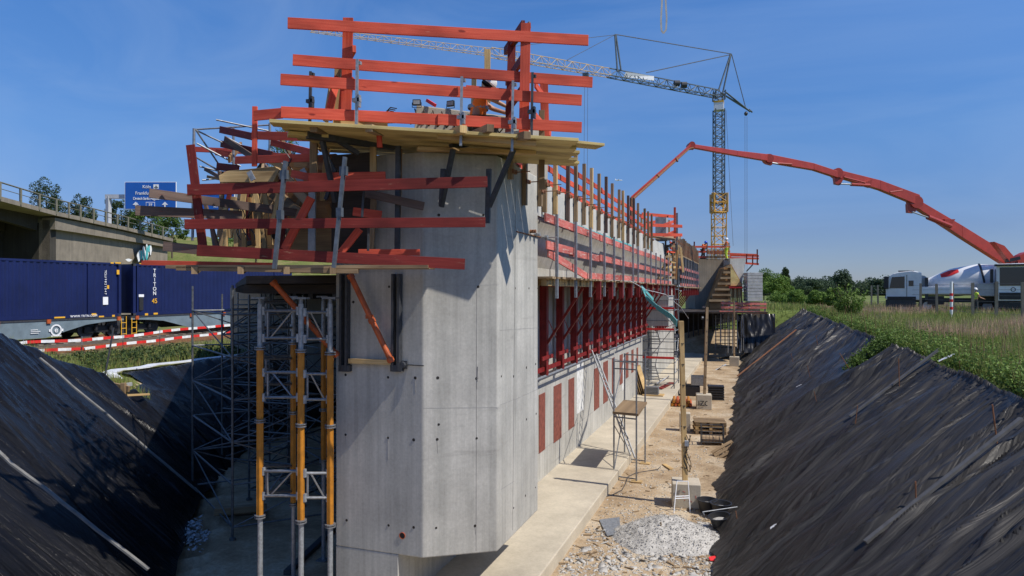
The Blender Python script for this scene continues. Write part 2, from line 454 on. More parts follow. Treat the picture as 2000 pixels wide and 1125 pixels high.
def sheet(name, label, mat, v0, v1, dv, s0, s1, ds, pos, seed, vmin=None, cat='tarpaulin', dens=26, wmul=1.0, shear=.06):
    nv = int((v1-v0)/dv)+1; ns = int((s1-s0)/ds)+1
    nrm = (pos((v0+v1)/2, (s0+s1)/2+.1) - pos((v0+v1)/2, (s0+s1)/2)).cross(Vector((0,1,0))).normalized()
    if nrm.z < 0: nrm = -nrm
    S = np.tile(np.linspace(s0, s1, ns), (nv,1)); V = np.zeros((nv,ns))
    for j in range(ns):
        a = v0 + (vmin(S[0,j]) if vmin else 0); V[:,j] = np.linspace(a, v1, nv)
    D_ = foldfield(V, S, int(seed*7)+3, dens, s1, wmul, shear)
    E_ = np.minimum(1, np.minimum((S-s0)/.35, np.maximum(.15, (s1-S)/.5)))
    co = np.array([tuple(pos(v, q)) for v, q in zip(V.ravel(), S.ravel())]); co += np.array(nrm)[None,:]*(D_*E_+.07).ravel()[:,None]
    uv = np.stack([S.ravel(), (V-shear*S+.12*np.sin(V*.7+S*.5)).ravel()], 1)
    idx = np.arange(nv*ns).reshape(nv,ns); ff = np.stack([idx[:-1,:-1],idx[:-1,1:],idx[1:,1:],idx[1:,:-1]],2).reshape(-1,4)
    o = npmesh(name, co, ff, mat, smooth=True, uv=uv)
    if o.data.polygons[0].normal.z < 0: o.data.flip_normals()
    return tag(o, label, cat)
def rpos(v, s):           # s: 0 at toe -> 5.6 at top of the right bank
    top = RTOP + .13*fbm(v*.45, 7.7) ; toe = RT + .25*fbm(v*.3, 3.1) - .12 + .16*fbm(v*1.3, 5.5)
    sag = -.12*max(0, fbm(v*.3, 2.2))*max(0, s-4.2)
    t = s/5.6; x = lerp(toe, top, t)
    z = max(0.0, t*FIELD) + .05*math.sin(t*math.pi) + sag*.4
    if s > 5.45: z = FIELD+.0-(s-5.45)*.5; x = RT+(top-RT)*.973+(s-5.45)*.6
    return Vector((x, v, z))
sheet('plastic_sheet', 'near half of the wrinkled black plastic sheeting on the sunlit right bank', 'foil', -3, 22.6, .024, 0, 6.0, .05, rpos, 1.0, shear=.54, dens=30)
sheet('plastic_sheet', 'far half of the wrinkled black plastic sheeting at the distant end of the right bank', 'foil', 21.9, 62, .045, 0, 6.0, .06, rpos, 6.0, shear=.95,
      vmin=lambda s: -.4+ max(0, s-3.9)*1.45, wmul=1.35, dens=17)
def lpos(v, s):
    toe = ltoe(v)+.2*fbm(v*.5, 9.9); x = toe - s*.84; z = s*.565+.04
    return Vector((x, v, min(z, ltop(x, v)+.02)))
sheet('plastic_sheet', 'black plastic sheeting on the steep left bank, darkened in colour to suggest shade', 'foil_dark', -3, 13.9, .028, 0, 9.2, .08, lpos, 3.0, wmul=.9, dens=26, shear=-.10)
def lpos2(v, s):
    sl = lslope(v); L = 2.15/sl; t = min(1, s/5.2); x = ltoe(v) - t*L
    if s > 5.2: x -= (s-5.2)
    return Vector((x, v, t*2.15+.02))
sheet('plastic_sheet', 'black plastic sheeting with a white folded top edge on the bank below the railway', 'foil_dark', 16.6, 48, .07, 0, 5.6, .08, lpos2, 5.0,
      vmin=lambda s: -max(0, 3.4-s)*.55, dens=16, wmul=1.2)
# connecting low sheet in the corner between
def cpos(v, s):
    t = s/4.0; x = ltoe(v) - t*4.4
    return Vector((x, v, min(H(x, v)+.0, 1.9)*1.0+.0))
sheet('plastic_sheet', 'small black plastic sheet in the hollow between the two left banks', 'foil_dark', 13.4, 17.4, .06, 0, 3.5, .07, cpos, 8.0)
# white hem folded along the top of the sheeting below the railway
def strip(name, pts, w, mat, label=None, cat=None, parent=None, thick=.03, seed=0, flat=True):
    m = MB()
    for i, (a, b) in enumerate(zip(pts, pts[1:])):
        m.beam(a, b, w*(1+.25*noise.noise(Vector((i*.7, seed, 0)))), thick)
    o = m.build(name, mat, parent); 
    return tag(o, label, cat)
pts = [Vector((-19.6+.2*fbm(v*.5, 1)-.0, v, 2.30+.03*fbm(v, 4))) for v in np.arange(16.8, 40, .5)]
pts = [Vector((-17.4, 15.9, 1.55)), Vector((-17.9, 16.1, 1.85)), Vector((-18.7, 16.0, 2.1)), Vector((-19.3, 16.2, 2.28))] + pts
strip('sheet_hem', pts, .42, 'white_plastic', 'white folded edge of sheeting running along the grass below the railway', 'sheet edge')
def hit(px, py, lift=.2):
    d = 3.0
    while d < 60:
        p = P(px, py, d)
        if p.z < H(p.x, p.y)+.06: return p+V3(0,0,lift)
        d += .04
    return p
# timber battens laid down the left bank
for a, b, lab in ((hit(78,716), hit(388,978), 'long pale batten lying down the left plastic bank nearer its far edge'),
                  (hit(-40,900,.36), hit(290,1150,.3), 'long pale batten lying down the left plastic bank at the lower left corner')):
    q = MB(); n_ = 10
    for i in range(n_):
        p0 = a.lerp(b, i/n_); p1 = a.lerp(b, (i+1)/n_)
        q.beam(p0+V3(0,.03*fbm(i*.6,1),.0), p1+V3(0,.03*fbm((i+1)*.6,1),.0), .055, .03)
    tag(q.build('batten', 'grey_batten'), lab, 'batten', 'battens holding down the left sheeting')
for (a, b, lab) in ((P(1998,840,7.9), P(1640,1110,8.6), 'grey batten lying down the right plastic bank at lower right'),
                    (U(1735,640,3.9), U(1480,800,-.2), 'thin batten lying down the right bank beside the gap in the sheeting')):
    pass
def bank(px, py):
    """point on right bank under a pixel"""
    t = (px-1000)/F; q = -(py-HY)/F   # z = CAMZ + q d ; x = (t CT - ST) d
    k = FIELD/(RTOP-RT); a = t*CT-ST
    d = (k*RT*-1 - CAMZ)/(q - k*a) if abs(q-k*a) > 1e-6 else 10
    p = W(t*d, d, CAMZ+q*d); return p
for (x0, y0, x1, y1, w, lab) in ((1995, 868, 1690, 1105, .06, 'long grey batten lying down the right bank near the lower right corner'),
                              (1835, 712, 1660, 840, .06, 'thin pale batten near the top of the right bank below a white rag'),
                              (1555, 655, 1440, 745, .08, 'long reddish plank lying on the far part of the right bank')):
    q = MB(); a = bank(x0, y0)+V3(0,0,.34); b = bank(x1, y1)+V3(0,0,.30)
    q.beam(a, b, w, .04); tag(q.build('batten', 'rust' if 'reddish' in lab else 'dull_batten'), lab, 'batten', 'battens on the right sheeting')
rods = [(1755,700,1757,772), (1938,790,1950,885), (1788,940,1790,1022), (1675,792,1668,848), (1640,690,1664,730), (1590,764,1598,800), (1705,1100,1708,1125), (1594,655,1599,688), (1577,714,1583,742), (1437,998,1443,1035), (1545,690,1550,712)]
rr = ['beside the notch in the sheeting', 'nearest the right edge of the photo', 'low in the middle of the near sheet', 'below the notch in the sheeting', 'leaning sideways above the notch',
      'halfway down the far sheet', 'at the bottom of the photo', 'high on the far sheet', 'left of centre on the far sheet', 'at its foot by the tubs', 'near the reddish plank']
for (x0, y0, x1, y1), s in zip(rods, rr):
    b = bank(x1, y1); d = (b.y*CT - b.x*ST)
    t = P(x0, y0, d); tag(MB().tube(b, t, .010, 6).build('steel_rod', 'rust'), 'thin rusty steel rod pinning the right sheeting, ' + s, 'rod', 'rusty rods in the right sheeting')
def rag(px, py, w, lab, lift=.12, name='rag', mat='white_plastic', base=None):
    p = (base or bank(px, py)) + V3(0,0,lift); m = MB(); n = 6; k = 0
    for i in range(n):
        for j in range(n):
            m.v.append(p + V3((i/(n-1)-.5)*w*1.4*(1+.3*fbm(i,j,px)), (j/(n-1)-.5)*w*.6*(1+.5*fbm(j,i,px)), (i/(n-1)-.5)*w*.8+.14*w*fbm(i*.9, j*.9, px)))
    for i in range(n-1):
        for j in range(n-1): m.face((i*n+j, i*n+j+1, (i+1)*n+j+1, (i+1)*n+j))
    return tag(m.build(name, mat, smooth=True), lab, 'rag', None)
rag(1850, 716, .24, 'bluish white rag caught at the top of the right bank', .2)
rag(1523, 1037, .22, 'small white scrap on the lower part of the right bank')
rag(1560, 760, .12, 'tiny white scrap on the far sheet of the right bank')
rag(1462, 762, .25, 'white scrap near the foot of the far right bank')

# ------------------------------------------------------------------ main concrete structure
def polyprism(m, pts, z0, z1): return m.prism([V3(a, b, z0) for a, b in pts], (0,0,z1-z0))
UF, UW = -3.62, -4.9           # block face, wall face
VC = 9.6
main = empty('bridge_abutment', 'big pale concrete abutment with chamfered front corner and long side wall, nearest the camera', 'abutment', (-4.9, 9.0, 0))
polyprism(MB(), [(-6.05,9.0), (-4.56,9.0), (UF,VC), (UF,11.66), (-6.05,11.66)], .97, 6.93).build('head_block', 'concrete', main, bevel=.02)
polyprism(MB(), [(-6.05,9.004), (-4.97,9.004), (UW,9.4), (UW,11.66), (-6.05,11.66)], 0, .97).build('foot_pillar', 'concrete', main, bevel=.012)
polyprism(MB(), [(-6.05,11.66), (UW,11.66), (UW,32.4), (-6.05,32.4)], 0, 5.1).build('side_wall', 'concrete', main)
m = MB(); m.prism([V3(-3.66,11.66,6.86), V3(-3.66,11.66,6.22), V3(-3.98,11.66,5.34), V3(-3.98,11.66,5.1), V3(-6.05,11.66,5.1), V3(-6.05,11.66,6.86)], (0,20.4,0))
m.build('edge_beam', 'concrete', main)
MB().box((-3.655,11.67,6.24),(-3.63,32.0,6.88)).build('edge_band', 'pale_concrete', main)
# upstand on the roof slab behind the upper platform
m = MB(); a = P(800,206,11.3); b = P(1005,228,11.6)
m.prism([V3(a.x,a.y,6.9), V3(a.x+.12,a.y,a.z), V3(b.x,b.y,b.z), V3(b.x,b.y,6.9)], (.3,1.0,0))
m.build('upstand', 'beam_concrete', main, bevel=.02)
m = MB()
for i in range(11):
    p = a.lerp(b, (i+.8)/12)+V3(0,-.02,-.06)
    m.path([p+V3(0,-.05,.0), p+V3(.05,-.10,-.10), p+V3(.02,-.12,-.2), p+V3(-.05,-.1,-.26), p+V3(-.09,-.04,-.2)], .012, 5)
m.build('rebar_loop', 'rebar', main)
m = MB()
for i in range(7):
    p = P(775-3*i, 212+3*i, 11.2)
    m.path([p, p+V3(-.12,0,.03), p+V3(-.17,0,-.03), p+V3(-.12,0,-.08), p+V3(.3,.1,-.08)], .009, 5)
m.build('rebar_bundle', 'rebar', main)
# tie holes + joints on the three faces
nL = V3(0,-1,0); nC = (V3(UF,VC,0)-V3(-4.56,9.0,0)).cross(V3(0,0,1)).normalized(); nR = V3(1,0,0)
def onface(px, py, n, q):
    t = (px-1000)/F; d0 = W(t, 1, 0); d0.z = -(py-HY)/F; c = V3(0,0,CAMZ)
    k = n.dot(Vector(q)-c)/n.dot(d0); return c + d0*k
qL, qC, qR = (-5,9.0,3), (-4.56,9.0,3), (UF,10,3)
def disc(m, p, n, r): m.lathe([(r*1.25,.001), (r,.004), (r*.85,.006), (0.0005,.003)], p, n, 12)
m = MB()
for px, py in ((675,732),(758,737),(811,738),(675,849),(758,855),(808,859),(677,1016),(759,1026),(808,1030),(760,560),(690,590)): disc(m, onface(px,py,nL,qL), nL, random.uniform(.015,.020))
for px, py in ((855,738),(931,739),(854,858),(931,856),(857,829),(852,1031),(928,1027),(934,560),(857,420),(944,420)): disc(m, onface(px,py,nC,qC), nC, random.uniform(.013,.019))
for px, py in ((979,735),(1003,735),(1028,718),(1046,711),(1028,819),(1047,808),(1026,968),(1003,992),(1006,563),(1033,563),(1050,563),(1046,952)): disc(m, onface(px,py,nR,qR), nR, random.uniform(.013,.019))
m.build('tie_hole', 'hole_dark', main)
p = onface(786,1046,nL,qL); MB().lathe([(.050,.0),(.050,.010),(.043,.010),(.043,.0)], p, nL, 18).build('drain_pipe', 'orange_prop', main); MB().lathe([(.043,.004),(.0005,.003)], p, nL, 18).build('drain_hole', 'hole_dark', main)
m = MB()
def seam(m, a, b, w=.006): m.beam(a, b, w, w)
seam(m, onface(931,560,nC,qC)+nC*-.001, onface(930,1076,nC,qC), .007)
seam(m, onface(933,716,nC,qC)+nC*.002, onface(932,745,nC,qC)+nC*.002, .014)
seam(m, onface(827,797,nC,qC), onface(974,796,nC,qC), .004)
seam(m, onface(827,560,nC,qC), onface(974,556,nC,qC), .003)
seam(m, onface(1007,370,nR,qR), onface(1001,1035,nR,qR), .009)
for a, b in (((977,791),(1004,780)), ((1004,781),(1052,759)), ((976,645),(1052,640)), ((978,956),(1004,940))): seam(m, onface(*a,nR,qR), onface(*b,nR,qR), .005)
for v in np.arange(13.0, 32, 1.45): seam(m, V3(UW,v,.3), V3(UW,v,4.9), .006)
seam(m, V3(UW,11.7,2.62), V3(UW,32.3,2.62), .008); seam(m, V3(UW,11.7,.95), V3(UW,32.3,.95), .008)
m.build('formwork_joint', 'joint_dark', main)
m = MB()
for k in range(16):
    x = random.choice((1003,1046,1020,990,1010,1046,1001)); y = random.uniform(420, 960); l = random.uniform(30, 120)
    m.beam(onface(x,y,nR,qR), onface(x-1,y+l,nR,qR), .003, .004)
m.build('lime_streak', 'white_streak', main)
m = MB()
for px_, py_, n_, q_ in ((811,738,nL,qL),(758,855,nL,qL),(931,739,nC,qC),(854,858,nC,qC),(928,1027,nC,qC),(675,849,nL,qL),(1046,711,nR,qR)):
    m.beam(onface(px_,py_+3,n_,q_), onface(px_+1,py_+random.uniform(14,46),n_,q_), .008, .003)
m.build('lime_streak', 'joint_dark', main)
# rusty patches on the wall
for i, (x0, x1, y0, y1) in enumerate(((1052,1064,772,877),(1081,1096,755,854),(1110,1121,742,832),(1160,1170,721,795),(1178,1187,708,782),(1195,1200,700,766),(1210,1216,694,748),(1222,1227,690,736),(1233,1237,684,726),(1243,1246,680,718))):
    a = U(x0,y0,UW); b = U(x1,y1,UW)
    MB().box((UW-.002,a.y,b.z),(UW+.012,b.y,a.z)).build('rust_plate', 'red_patch', main)
m = MB()
for (x0,x1,y0,y1) in ((1126,1139,706,800),(1215,1219,700,760)):
    a = U(x0,y0,UW); b = U(x1,y1,UW); m.box((UW-.002,a.y,b.z),(UW+.008,b.y,a.z))
m.build('white_patch', 'white_streak', main)
# footing kerb
m = MB(); polyprism(m, [(-6.05,4.5), (-3.27,4.5), (-3.27,52), (-6.05,52)], -.3, .25)
f = m.build('footing', 'footing_concrete', bevel=.02); tag(f, 'cream concrete footing ledge running along the bottom of the wall', 'footing')
# second wall further on
w2 = empty('bridge_abutment', 'far section of the concrete wall beyond the scaffold stair, with its own raised head', 'abutment', (-4.9, 36, 0))
MB().box((-6.05,35.6,.25),(UW,47,5.1)).build('side_wall', 'concrete', w2)
MB().box((-6.05,33.0,3.2),(UF-.15,35.2,6.6)).build('head_block', 'concrete', w2)
m = MB(); m.prism([V3(-3.7,35.2,6.7), V3(-3.7,35.2,6.2), V3(UW,35.2,5.1), V3(-6.05,35.2,5.1), V3(-6.05,35.2,6.7)], (0,12,0)); m.build('edge_beam', 'beam_concrete', w2)

# ------------------------------------------------------------------ red wall brackets with walkway (two runs)
def bracket():
    r = empty('wall_bracket', 'x', 'bracket')
    m = MB(); 
    for s in (-1, 1): m.box((-.08, s*.05-.008, -2.1), (.08, s*.05+.008, 0)); 
    for x in (-.08, .08): m.box((x-.009, -.09, -2.1), (x+.009, .09, 0))
    m.build('soldier', 'red_steel', r)
    MB().beam((-.1,0,.06), (1.38,0,.06), .10, .12).build('top_beam', 'red_steel', r)
    MB().beam((.08,0,-1.35), (.95,0,-.02), .06, .06).build('diagonal_brace', 'red_steel', r)
    MB().beam((1.33,0,-.3), (1.33,0,.16), .10, .10).build('post_socket', 'red_steel', r)
    m = MB(); m.tube((.0,0,-2.16),(.0,0,-2.02),.05,8); m.box((-.09,-.07,-2.12),(.09,.07,-2.09)); m.build('foot_jack', 'red_steel', r)
    return r
ordn = ['nearest', 'second', 'third', 'fourth', 'fifth', 'sixth', 'seventh', 'eighth', 'ninth', 'tenth', 'eleventh', 'twelfth', 'thirteenth', 'fourteenth', 'fifteenth', 'sixteenth','seventeenth','eighteenth','nineteenth','twentieth','twenty-first','twenty-second','twenty-third','twenty-fourth','twenty-fifth','twenty-sixth']
br = bracket(); br.location = (-4.72, 15.7, 4.98); br['label'] = 'nearest red steel bracket under the walkway of the near wall'; br['group'] = 'red brackets under the near walkway'
bvs = [15.7+1.46*i for i in range(12)]
for i, v in enumerate(bvs[1:]): dup(br, (-4.72, v, 4.98), None, ordn[i+1]+' red steel bracket under the near walkway, counted from the camera', 'red brackets under the near walkway')
for i in range(9): dup(br, (-4.72, 36.0+1.3*i, 4.9), None, ordn[i]+' red steel bracket under the far walkway, counted from the camera', 'red brackets under the far walkway')
wk = empty('walkway', 'timber walkway on red brackets along the near side wall', 'walkway', (-4.1, 11.7, 5.0))
m = MB(); v = 11.7
while v < 31.9:
    w = random.uniform(.18,.24); m.beam((-4.86,v+w/2,5.13), (-3.36+random.uniform(-.06,.07),v+w/2,5.13+random.uniform(-.004,.004)), w-.01, .035); v += w
m.build('deck_plank', 'old_timber', wk)
m = MB()
for v in bvs: 
    m.beam((-4.7,v-.7,3.02),(-4.7,v+.76,3.02),.04,.10); m.beam((-4.62,v-.5,3.30),(-4.62,v+.4,3.30),.03,.09)
    m.tube((-4.80,v,4.6),(-4.80,v+1.46,3.6),.011,5)
m.build('bracing', 'red_steel', wk)
MB().tube((-4.66,13.5,2.86),(-4.66,25.4,2.84),.028,8).tube((-4.66,25.5,2.86),(-4.66,32,2.83),.024,8).build('ledger_tube', 'galv', wk)
m = MB()
for v in np.arange(12.4, 31.5, .95): m.box((-4.3,v,5.0),(-3.5,v+.08,5.11))
m.box((-3.6,11.8,4.98),(-3.5,31.8,5.11)); m.build('deck_joist', 'pine', wk)
gr = empty('guard_rail', 'faded red and white guard rail on grey posts along the near walkway', 'guard rail', (-3.42, 12, 5.15))
pv = [U(x, 500, -3.42).y for x in (1087,1124,1153,1180,1199,1217,1236,1246,1260,1271,1281,1290,1298,1305)]
for v in pv: MB().box((-3.44,v-.028,4.75),(-3.39,v+.028,6.30)).build('rail_post', 'galv', gr)
def boards(seq, u, z, h, t, mat, name, par, dz=0):
    for i, (a, b) in enumerate(zip(seq, seq[1:])):
        o = random.uniform(-.02,.02); MB().beam((u-(i%2)*.028, a-.12, z+o+dz*i), (u-(i%2)*.028, b+.12, z+o*.5+dz*(i+1)), t, h).build(name, mat, par)
s0 = [11.75, pv[1], pv[2]+1.4, pv[4], pv[6], pv[9], 31.6]
boards(s0, -3.48, 6.20, .15, .03, 'faded_red_board', 'guard_board', gr, -.012)
boards([11.85]+s0[1:], -3.48, 5.70, .15, .03, 'faded_red_board', 'guard_board', gr, -.01)
boards([pv[2]+.3, pv[3]+1, pv[5], pv[8], 31.6], -3.48, 5.24, .14, .03, 'faded_red_board', 'toe_board', gr)
MB().beam((-3.5,11.9,5.58),(-3.5,pv[2]+.1,5.2),.03,.15).build('guard_board', 'faded_red_board', gr)
gr2 = empty('guard_rail', 'red guard rail on grey posts along the far walkway', 'guard rail', (-3.42, 36, 5.1))
for v in np.arange(36, 48, 1.15): MB().box((-3.44,v-.025,4.9),(-3.39,v+.025,6.15)).build('rail_post', 'galv', gr2)
for z in (6.05, 5.6, 5.2): boards([35.8, 40, 44, 48], -3.48, z, .14, .03, 'faded_red_board', 'guard_board', gr2)
wk2 = empty('walkway', 'timber walkway on red brackets along the far side wall', 'walkway', (-4.1, 36, 5.0))
MB().box((-4.86,35.7,5.03),(-3.3,48.2,5.09)).build('deck_plank', 'old_timber', wk2)
# teal protective cloth along the top of the lower guard
m = MB(); 
for i in range(34):
    v = 12+i*.28; m.beam((-3.60,v,6.30+.015*fbm(v*2,1)),(-3.60,v+.28,6.30+.015*fbm(v*2+.56,1)),.012,.05)
tag(m.build('cloth_strip', 'teal_cloth'), 'thin teal cloth strip along the top of the grey soffit behind the guard rail', 'cloth')
# timber stakes clamped to the edge band
spx = [998,1025,1055,1064,1085,1109,1125,1141,1155,1170,1184,1195.5,1209,1217,1227,1238,1246,1259,1266,1273]
sk = empty('edge_guard', 'upright timber stakes with three red boards along the top edge of the near wall', 'guard rail', (-3.58, 10, 6.9))
dark = {5,10,14,15}
for i, x in enumerate(spx):
    v = U(x, 400, -3.575).y; top = 7.80+random.uniform(-.07,.08) if i > 3 else 7.0+.1*i
    zb = 6.35+random.uniform(-.05,.05) + (.25 if i in (0,) else 0)
    MB().beam((-3.575, v, zb), (-3.575+random.uniform(-.01,.01), v+random.uniform(-.015,.015), top), .07, .085, up=(0,1,0)).build('stake', 'weathered_board' if i in dark else ('pine' if i in (4,8,13) else 'old_timber'), sk)
    c = MB(); z = 6.82+random.uniform(-.05,.05) - (.0 if i > 2 else .1)
    c.tube((-3.7,v+.07,z),(-3.28,v+.07,z),.009,6); c.tube((-3.54,v+.07,z),(-3.50,v+.07,z),.035,8); c.box((-3.53,v-.08,z-.03),(-3.51,v+.1,z+.03))
    c.build('clamp', 'rust', sk)
for (z, a0) in ((7.53,11.2),(7.24,10.6),(6.97,11.1)):
    boards([a0,13.2,15.1,17.6,20.4,23.2,26.0], -3.72, z, .11, .028, 'red_board', 'guard_board', sk)
p0 = onface(1003,306,nR,qR)
MB().beam((-3.78,9.9,7.2),(-3.72,12.1,6.98),.03,.13).build('guard_board', 'dark_red_board', sk)
# hardware on the block corner
cl = empty('form_clamp', 'rusty tie rod with wing nuts sticking out of the block beside the grey soffit', 'clamp', (-3.6,11.4,5.9))
a = onface(1008,452,nR,qR); 
MB().tube(a, a+V3(.02,1.3,.0),.011,6).build('tie_rod', 'rust', cl)
for k, (x, y) in enumerate(((1035,452),(1043,458))): 
    q = onface(x,y,nR,qR)+V3(.05,0,0); MB().tube(q-V3(.05,0,0),q+V3(.06,0,0),.03,8).box(q+V3(.0,-.05,-.02),q+V3(.03,.05,.02)).build('wing_nut', 'galv' if k else 'rust', cl)
cl = empty('form_clamp', 'tie rod with a wing nut on the soffit, just right of the concrete block', 'clamp', (-3.6,12,5.8))
a = U(1062,464,-3.6); MB().tube(a-V3(.3,0,0), a+V3(.25,0,0), .011, 6).tube(a+V3(.02,0,0),a+V3(.08,0,0),.045,8).build('tie_rod', 'galv', cl)
cl = empty('form_clamp', 'bolt assembly with plate at the foot of the right dark channel on the pier', 'clamp', tuple(onface(790,712,nL,qL)))
a = onface(790,712,nL,qL); MB().tube(a,a+V3(0,-.09,0),.05,8).box(a+V3(-.06,-.04,-.06),a+V3(.06,-.02,.06)).tube(a,a+V3(.34,-.05,.0),.009,6).build('tie_rod', 'dark_steel', cl)

# ------------------------------------------------------------------ helper for timber given by picture points
def bd(root, name, mat, x0, y0, d0, x1, y1, d1, h=.15, t=.03, bevel=.003):
    return MB().beam(P(x0,y0,d0), P(x1,y1,d1), t, h).build(name, mat, root, bevel=bevel)
def post(root, name, mat, x0, y0, x1, y1, d, w=.15, t=.035, d2=None, bevel=.003):
    """upright: w across the picture, t in depth"""
    a = P(x0,y0,d); b = P(x1,y1,d2 or d)
    fw = V3(-ST, CT, 0)
    return MB().beam(a, b, w, t, up=tuple(fw)).build(name, mat, root, bevel=bevel)

# upper work platform (z about 7.05)
ZP = 7.12
up = empty('work_platform', 'upper timber work platform cantilevered over the top of the concrete block', 'platform', tuple(P(800,262,10)))
A = P(530,243,9.05); B = P(1128,279,9.55); bk = V3(-.40,1.75,0)
dirp = (B-A); 
for k in range(7):
    a = A+bk*(k/6.4); b = B+bk*(k/6.4)
    a = a + dirp*random.uniform(-.015,.02)*(k>0) ; 
    c = a.lerp(b, .5+random.uniform(-.05,.05)); a.z = ZP; b.z = ZP-.14; c.z = ZP-.05
    MB().beam(a, b+dirp*random.uniform(-.04,.0), .25, .045).build('deck_plank', 'yellow_ply', up, bevel=.003)
bd(up, 'deck_plank', 'yellow_ply', 988,268,9.55, 1172,286,10.1, .04, .28)
bd(up, 'deck_plank', 'yellow_ply', 562,262,9.4, 640,268,9.6, .05, .2)
bd(up, 'deck_plank', 'pine', 855,266,9.35, 1047,281,9.45, .07, .06)
bd(up, 'deck_plank', 'pine', 815,291,9.7, 1045,299,10.2, .05, .12)
bd(up, 'deck_plank', 'pine', 650,240,9.3, 757,244,9.5, .07, .05)
for (x, y, x2, y2, dd) in ((720,250,770,268,.9),(905,252,850,275,1.0),(958,250,905,272,1.2),(1030,264,985,276,1.0),(612,250,660,262,.9)):
    MB().beam(P(x,y,9.1), P(x2,y2,9.1+dd), .10, .10).build('joist', 'old_timber' if x != 905 else 'pine', up, bevel=.003)
for (x, y, x2, y2) in ((1003,292,955,404),(885,292,862,404),(630,275,655,395),(640,262,700,300)):
    MB().beam(P(x,y,9.6), P(x2,y2,9.85), .06, .06).build('bracket_arm', 'dark_steel', up)
for (x, y, x2, y2) in ((955,330,952,436),(866,330,862,400),(776,500,778,285)):
    MB().beam(P(x,y,9.86), P(x2,y2,9.86), .05, .07).build('channel', 'dark_steel', up)
MB().beam(P(600,262,9.4), P(770,285,10.2), .10, .12).build('ledger', 'dark_steel', up)
MB().beam(P(880,284,9.9), P(1020,262,10.6), .10, .12).build('ledger', 'dark_steel', up)
gu = empty('guard_rail', 'four bright red guard boards on grey steel posts round the upper platform', 'guard rail', tuple(P(850,262,9.8)))
bd(gu,'guard_board','red_board', 548,155,9.1, 1136,196,9.6)
bd(gu,'guard_board','red_board', 549,219,9.1, 860,234,9.38)
bd(gu,'guard_board','red_board', 855,233,9.35, 1136,249,9.6)
bd(gu,'guard_board','red_board', 496,226,9.4, 552,221,9.3, .14)
bd(gu,'guard_board','red_board', 910,174,10.6, 1068,188,10.8, .12)
for (x, y0, y1, d, mt) in ((697,116,252,9.15,'galv'),(901,150,285,9.3,'galv'),(1001,158,296,9.4,'galv'),(1039,142,272,9.45,'dark_steel'),(606,140,238,9.9,'dark_steel')):
    m = MB(); fw = V3(-ST,CT,0); a = P(x+1,y0,d); b = P(x-1,y1,d); m.beam(a, b, .035, .05, up=tuple(fw))
    c = a.lerp(b,.58); m.box(c+V3(-.055,-.03,-.03), c+V3(.055,.03,.02)); m.box(c+V3(.02,-.03,-.10), c+V3(.05,.03,.06)); c = a.lerp(b,.05); m.box(c+V3(-.02,.0,-.02), c+V3(.045,.04,.02))
    m.build('rail_post', mt, gu)
fr = empty('board_barrier', 'tall red timber uprights carrying the two highest boards above the platform', 'barrier', tuple(P(850,255,9.9)))
bd(fr,'top_board','red_board', 562,45,9.2, 1149,79,9.7)
bd(fr,'top_board','red_board', 572,117,9.25, 1157,161,9.8)
post(fr,'upright','red_board', 680,35, 676,216, 9.45, .14)
post(fr,'upright','red_board', 679,150, 671,232, 9.5, .17)
post(fr,'upright','red_board', 1027,46, 1023,262, 9.62, .14, .05)
post(fr,'upright','dark_red_board', 1000,80, 994,260, 10.45, .12)
MB().beam(P(1022,48,9.65), P(987,100,10.9), .05, .12).build('brace', 'dark_red_board', fr)
MB().beam(P(1022,112,9.65), P(990,160,10.9), .05, .12).build('brace', 'dark_red_board', fr)
MB().beam(P(1022,172,9.65), P(990,215,10.9), .05, .12).build('brace', 'dark_red_board', fr)
post(fr,'upright','red_board', 1062,150, 1066,300, 10.9, .13)
post(fr,'upright','pine', 952,97, 952,200, 12.4, .11, .08)
post(fr,'upright','weathered_board', 946,160, 944,205, 11.9, .09, .08)
post(fr,'upright','pine', 926,150, 925,205, 12.6, .09, .08)
post(fr,'upright','pine', 661,120, 658,235, 9.9, .09, .08)
post(fr,'upright','old_timber', 1058,216, 1058,370, 10.9, .09, .08)
bd(fr,'brace','red_board', 1045,165,10.4, 1070,200,11.2, .10)
bd(fr,'brace','red_board', 1045,225,10.4, 1075,262,11.2, .10)
bd(fr,'brace','red_board', 640,225,9.6, 660,150,9.7, .10)
bd(fr,'brace','pine', 636,238,9.6, 648,165,9.7, .08)
post(fr,'upright','red_board', 653,170, 641,235, 9.75, .10)
MB().beam(P(1035,48,10.0), P(1000,88,10.5), .03,.1).build('brace','weathered_board',fr)
MB().beam(P(692,95,9.5), P(668,140,10.2), .05, .10).build('brace', 'red_board', fr)
# floodlights + tools on the upstand
def floodlight(p, rz, label, body='black_plastic'):
    r = empty('floodlight', label, 'floodlight', tuple(p), rz=rz)
    m = MB(); m.box((-.09,-.03,0),(.09,.04,.13)); o = m.build('housing', body, r, world=False, bevel=.012)
    MB().box((-.07,-.036,.02),(.07,-.031,.105)).build('lamp_glass', 'aluminium', r, world=False); r.scale = (.75,.75,.75)
    m = MB(); m.tube((-.1,0,.065),(-.1,.0,-.04),.008); m.tube((.1,0,.065),(.1,.0,-.04),.008); m.tube((-.1,0,-.04),(.1,0,-.04),.008)
    m.build('stand', 'dark_steel', r, world=False); return r
floodlight(P(814,206,11.2), .3, 'small floodlight on the left end of the concrete upstand')
floodlight(P(880,208,11.35), -.1, 'small floodlight in the middle of the concrete upstand, left of the crouching worker')
q = MB().beam(P(834,196,11.3), P(850,206,11.2), .05, .05).build('hand_tool', 'red_mark'); tag(q, 'short red tool lying on the concrete upstand between the two floodlights', 'tool')

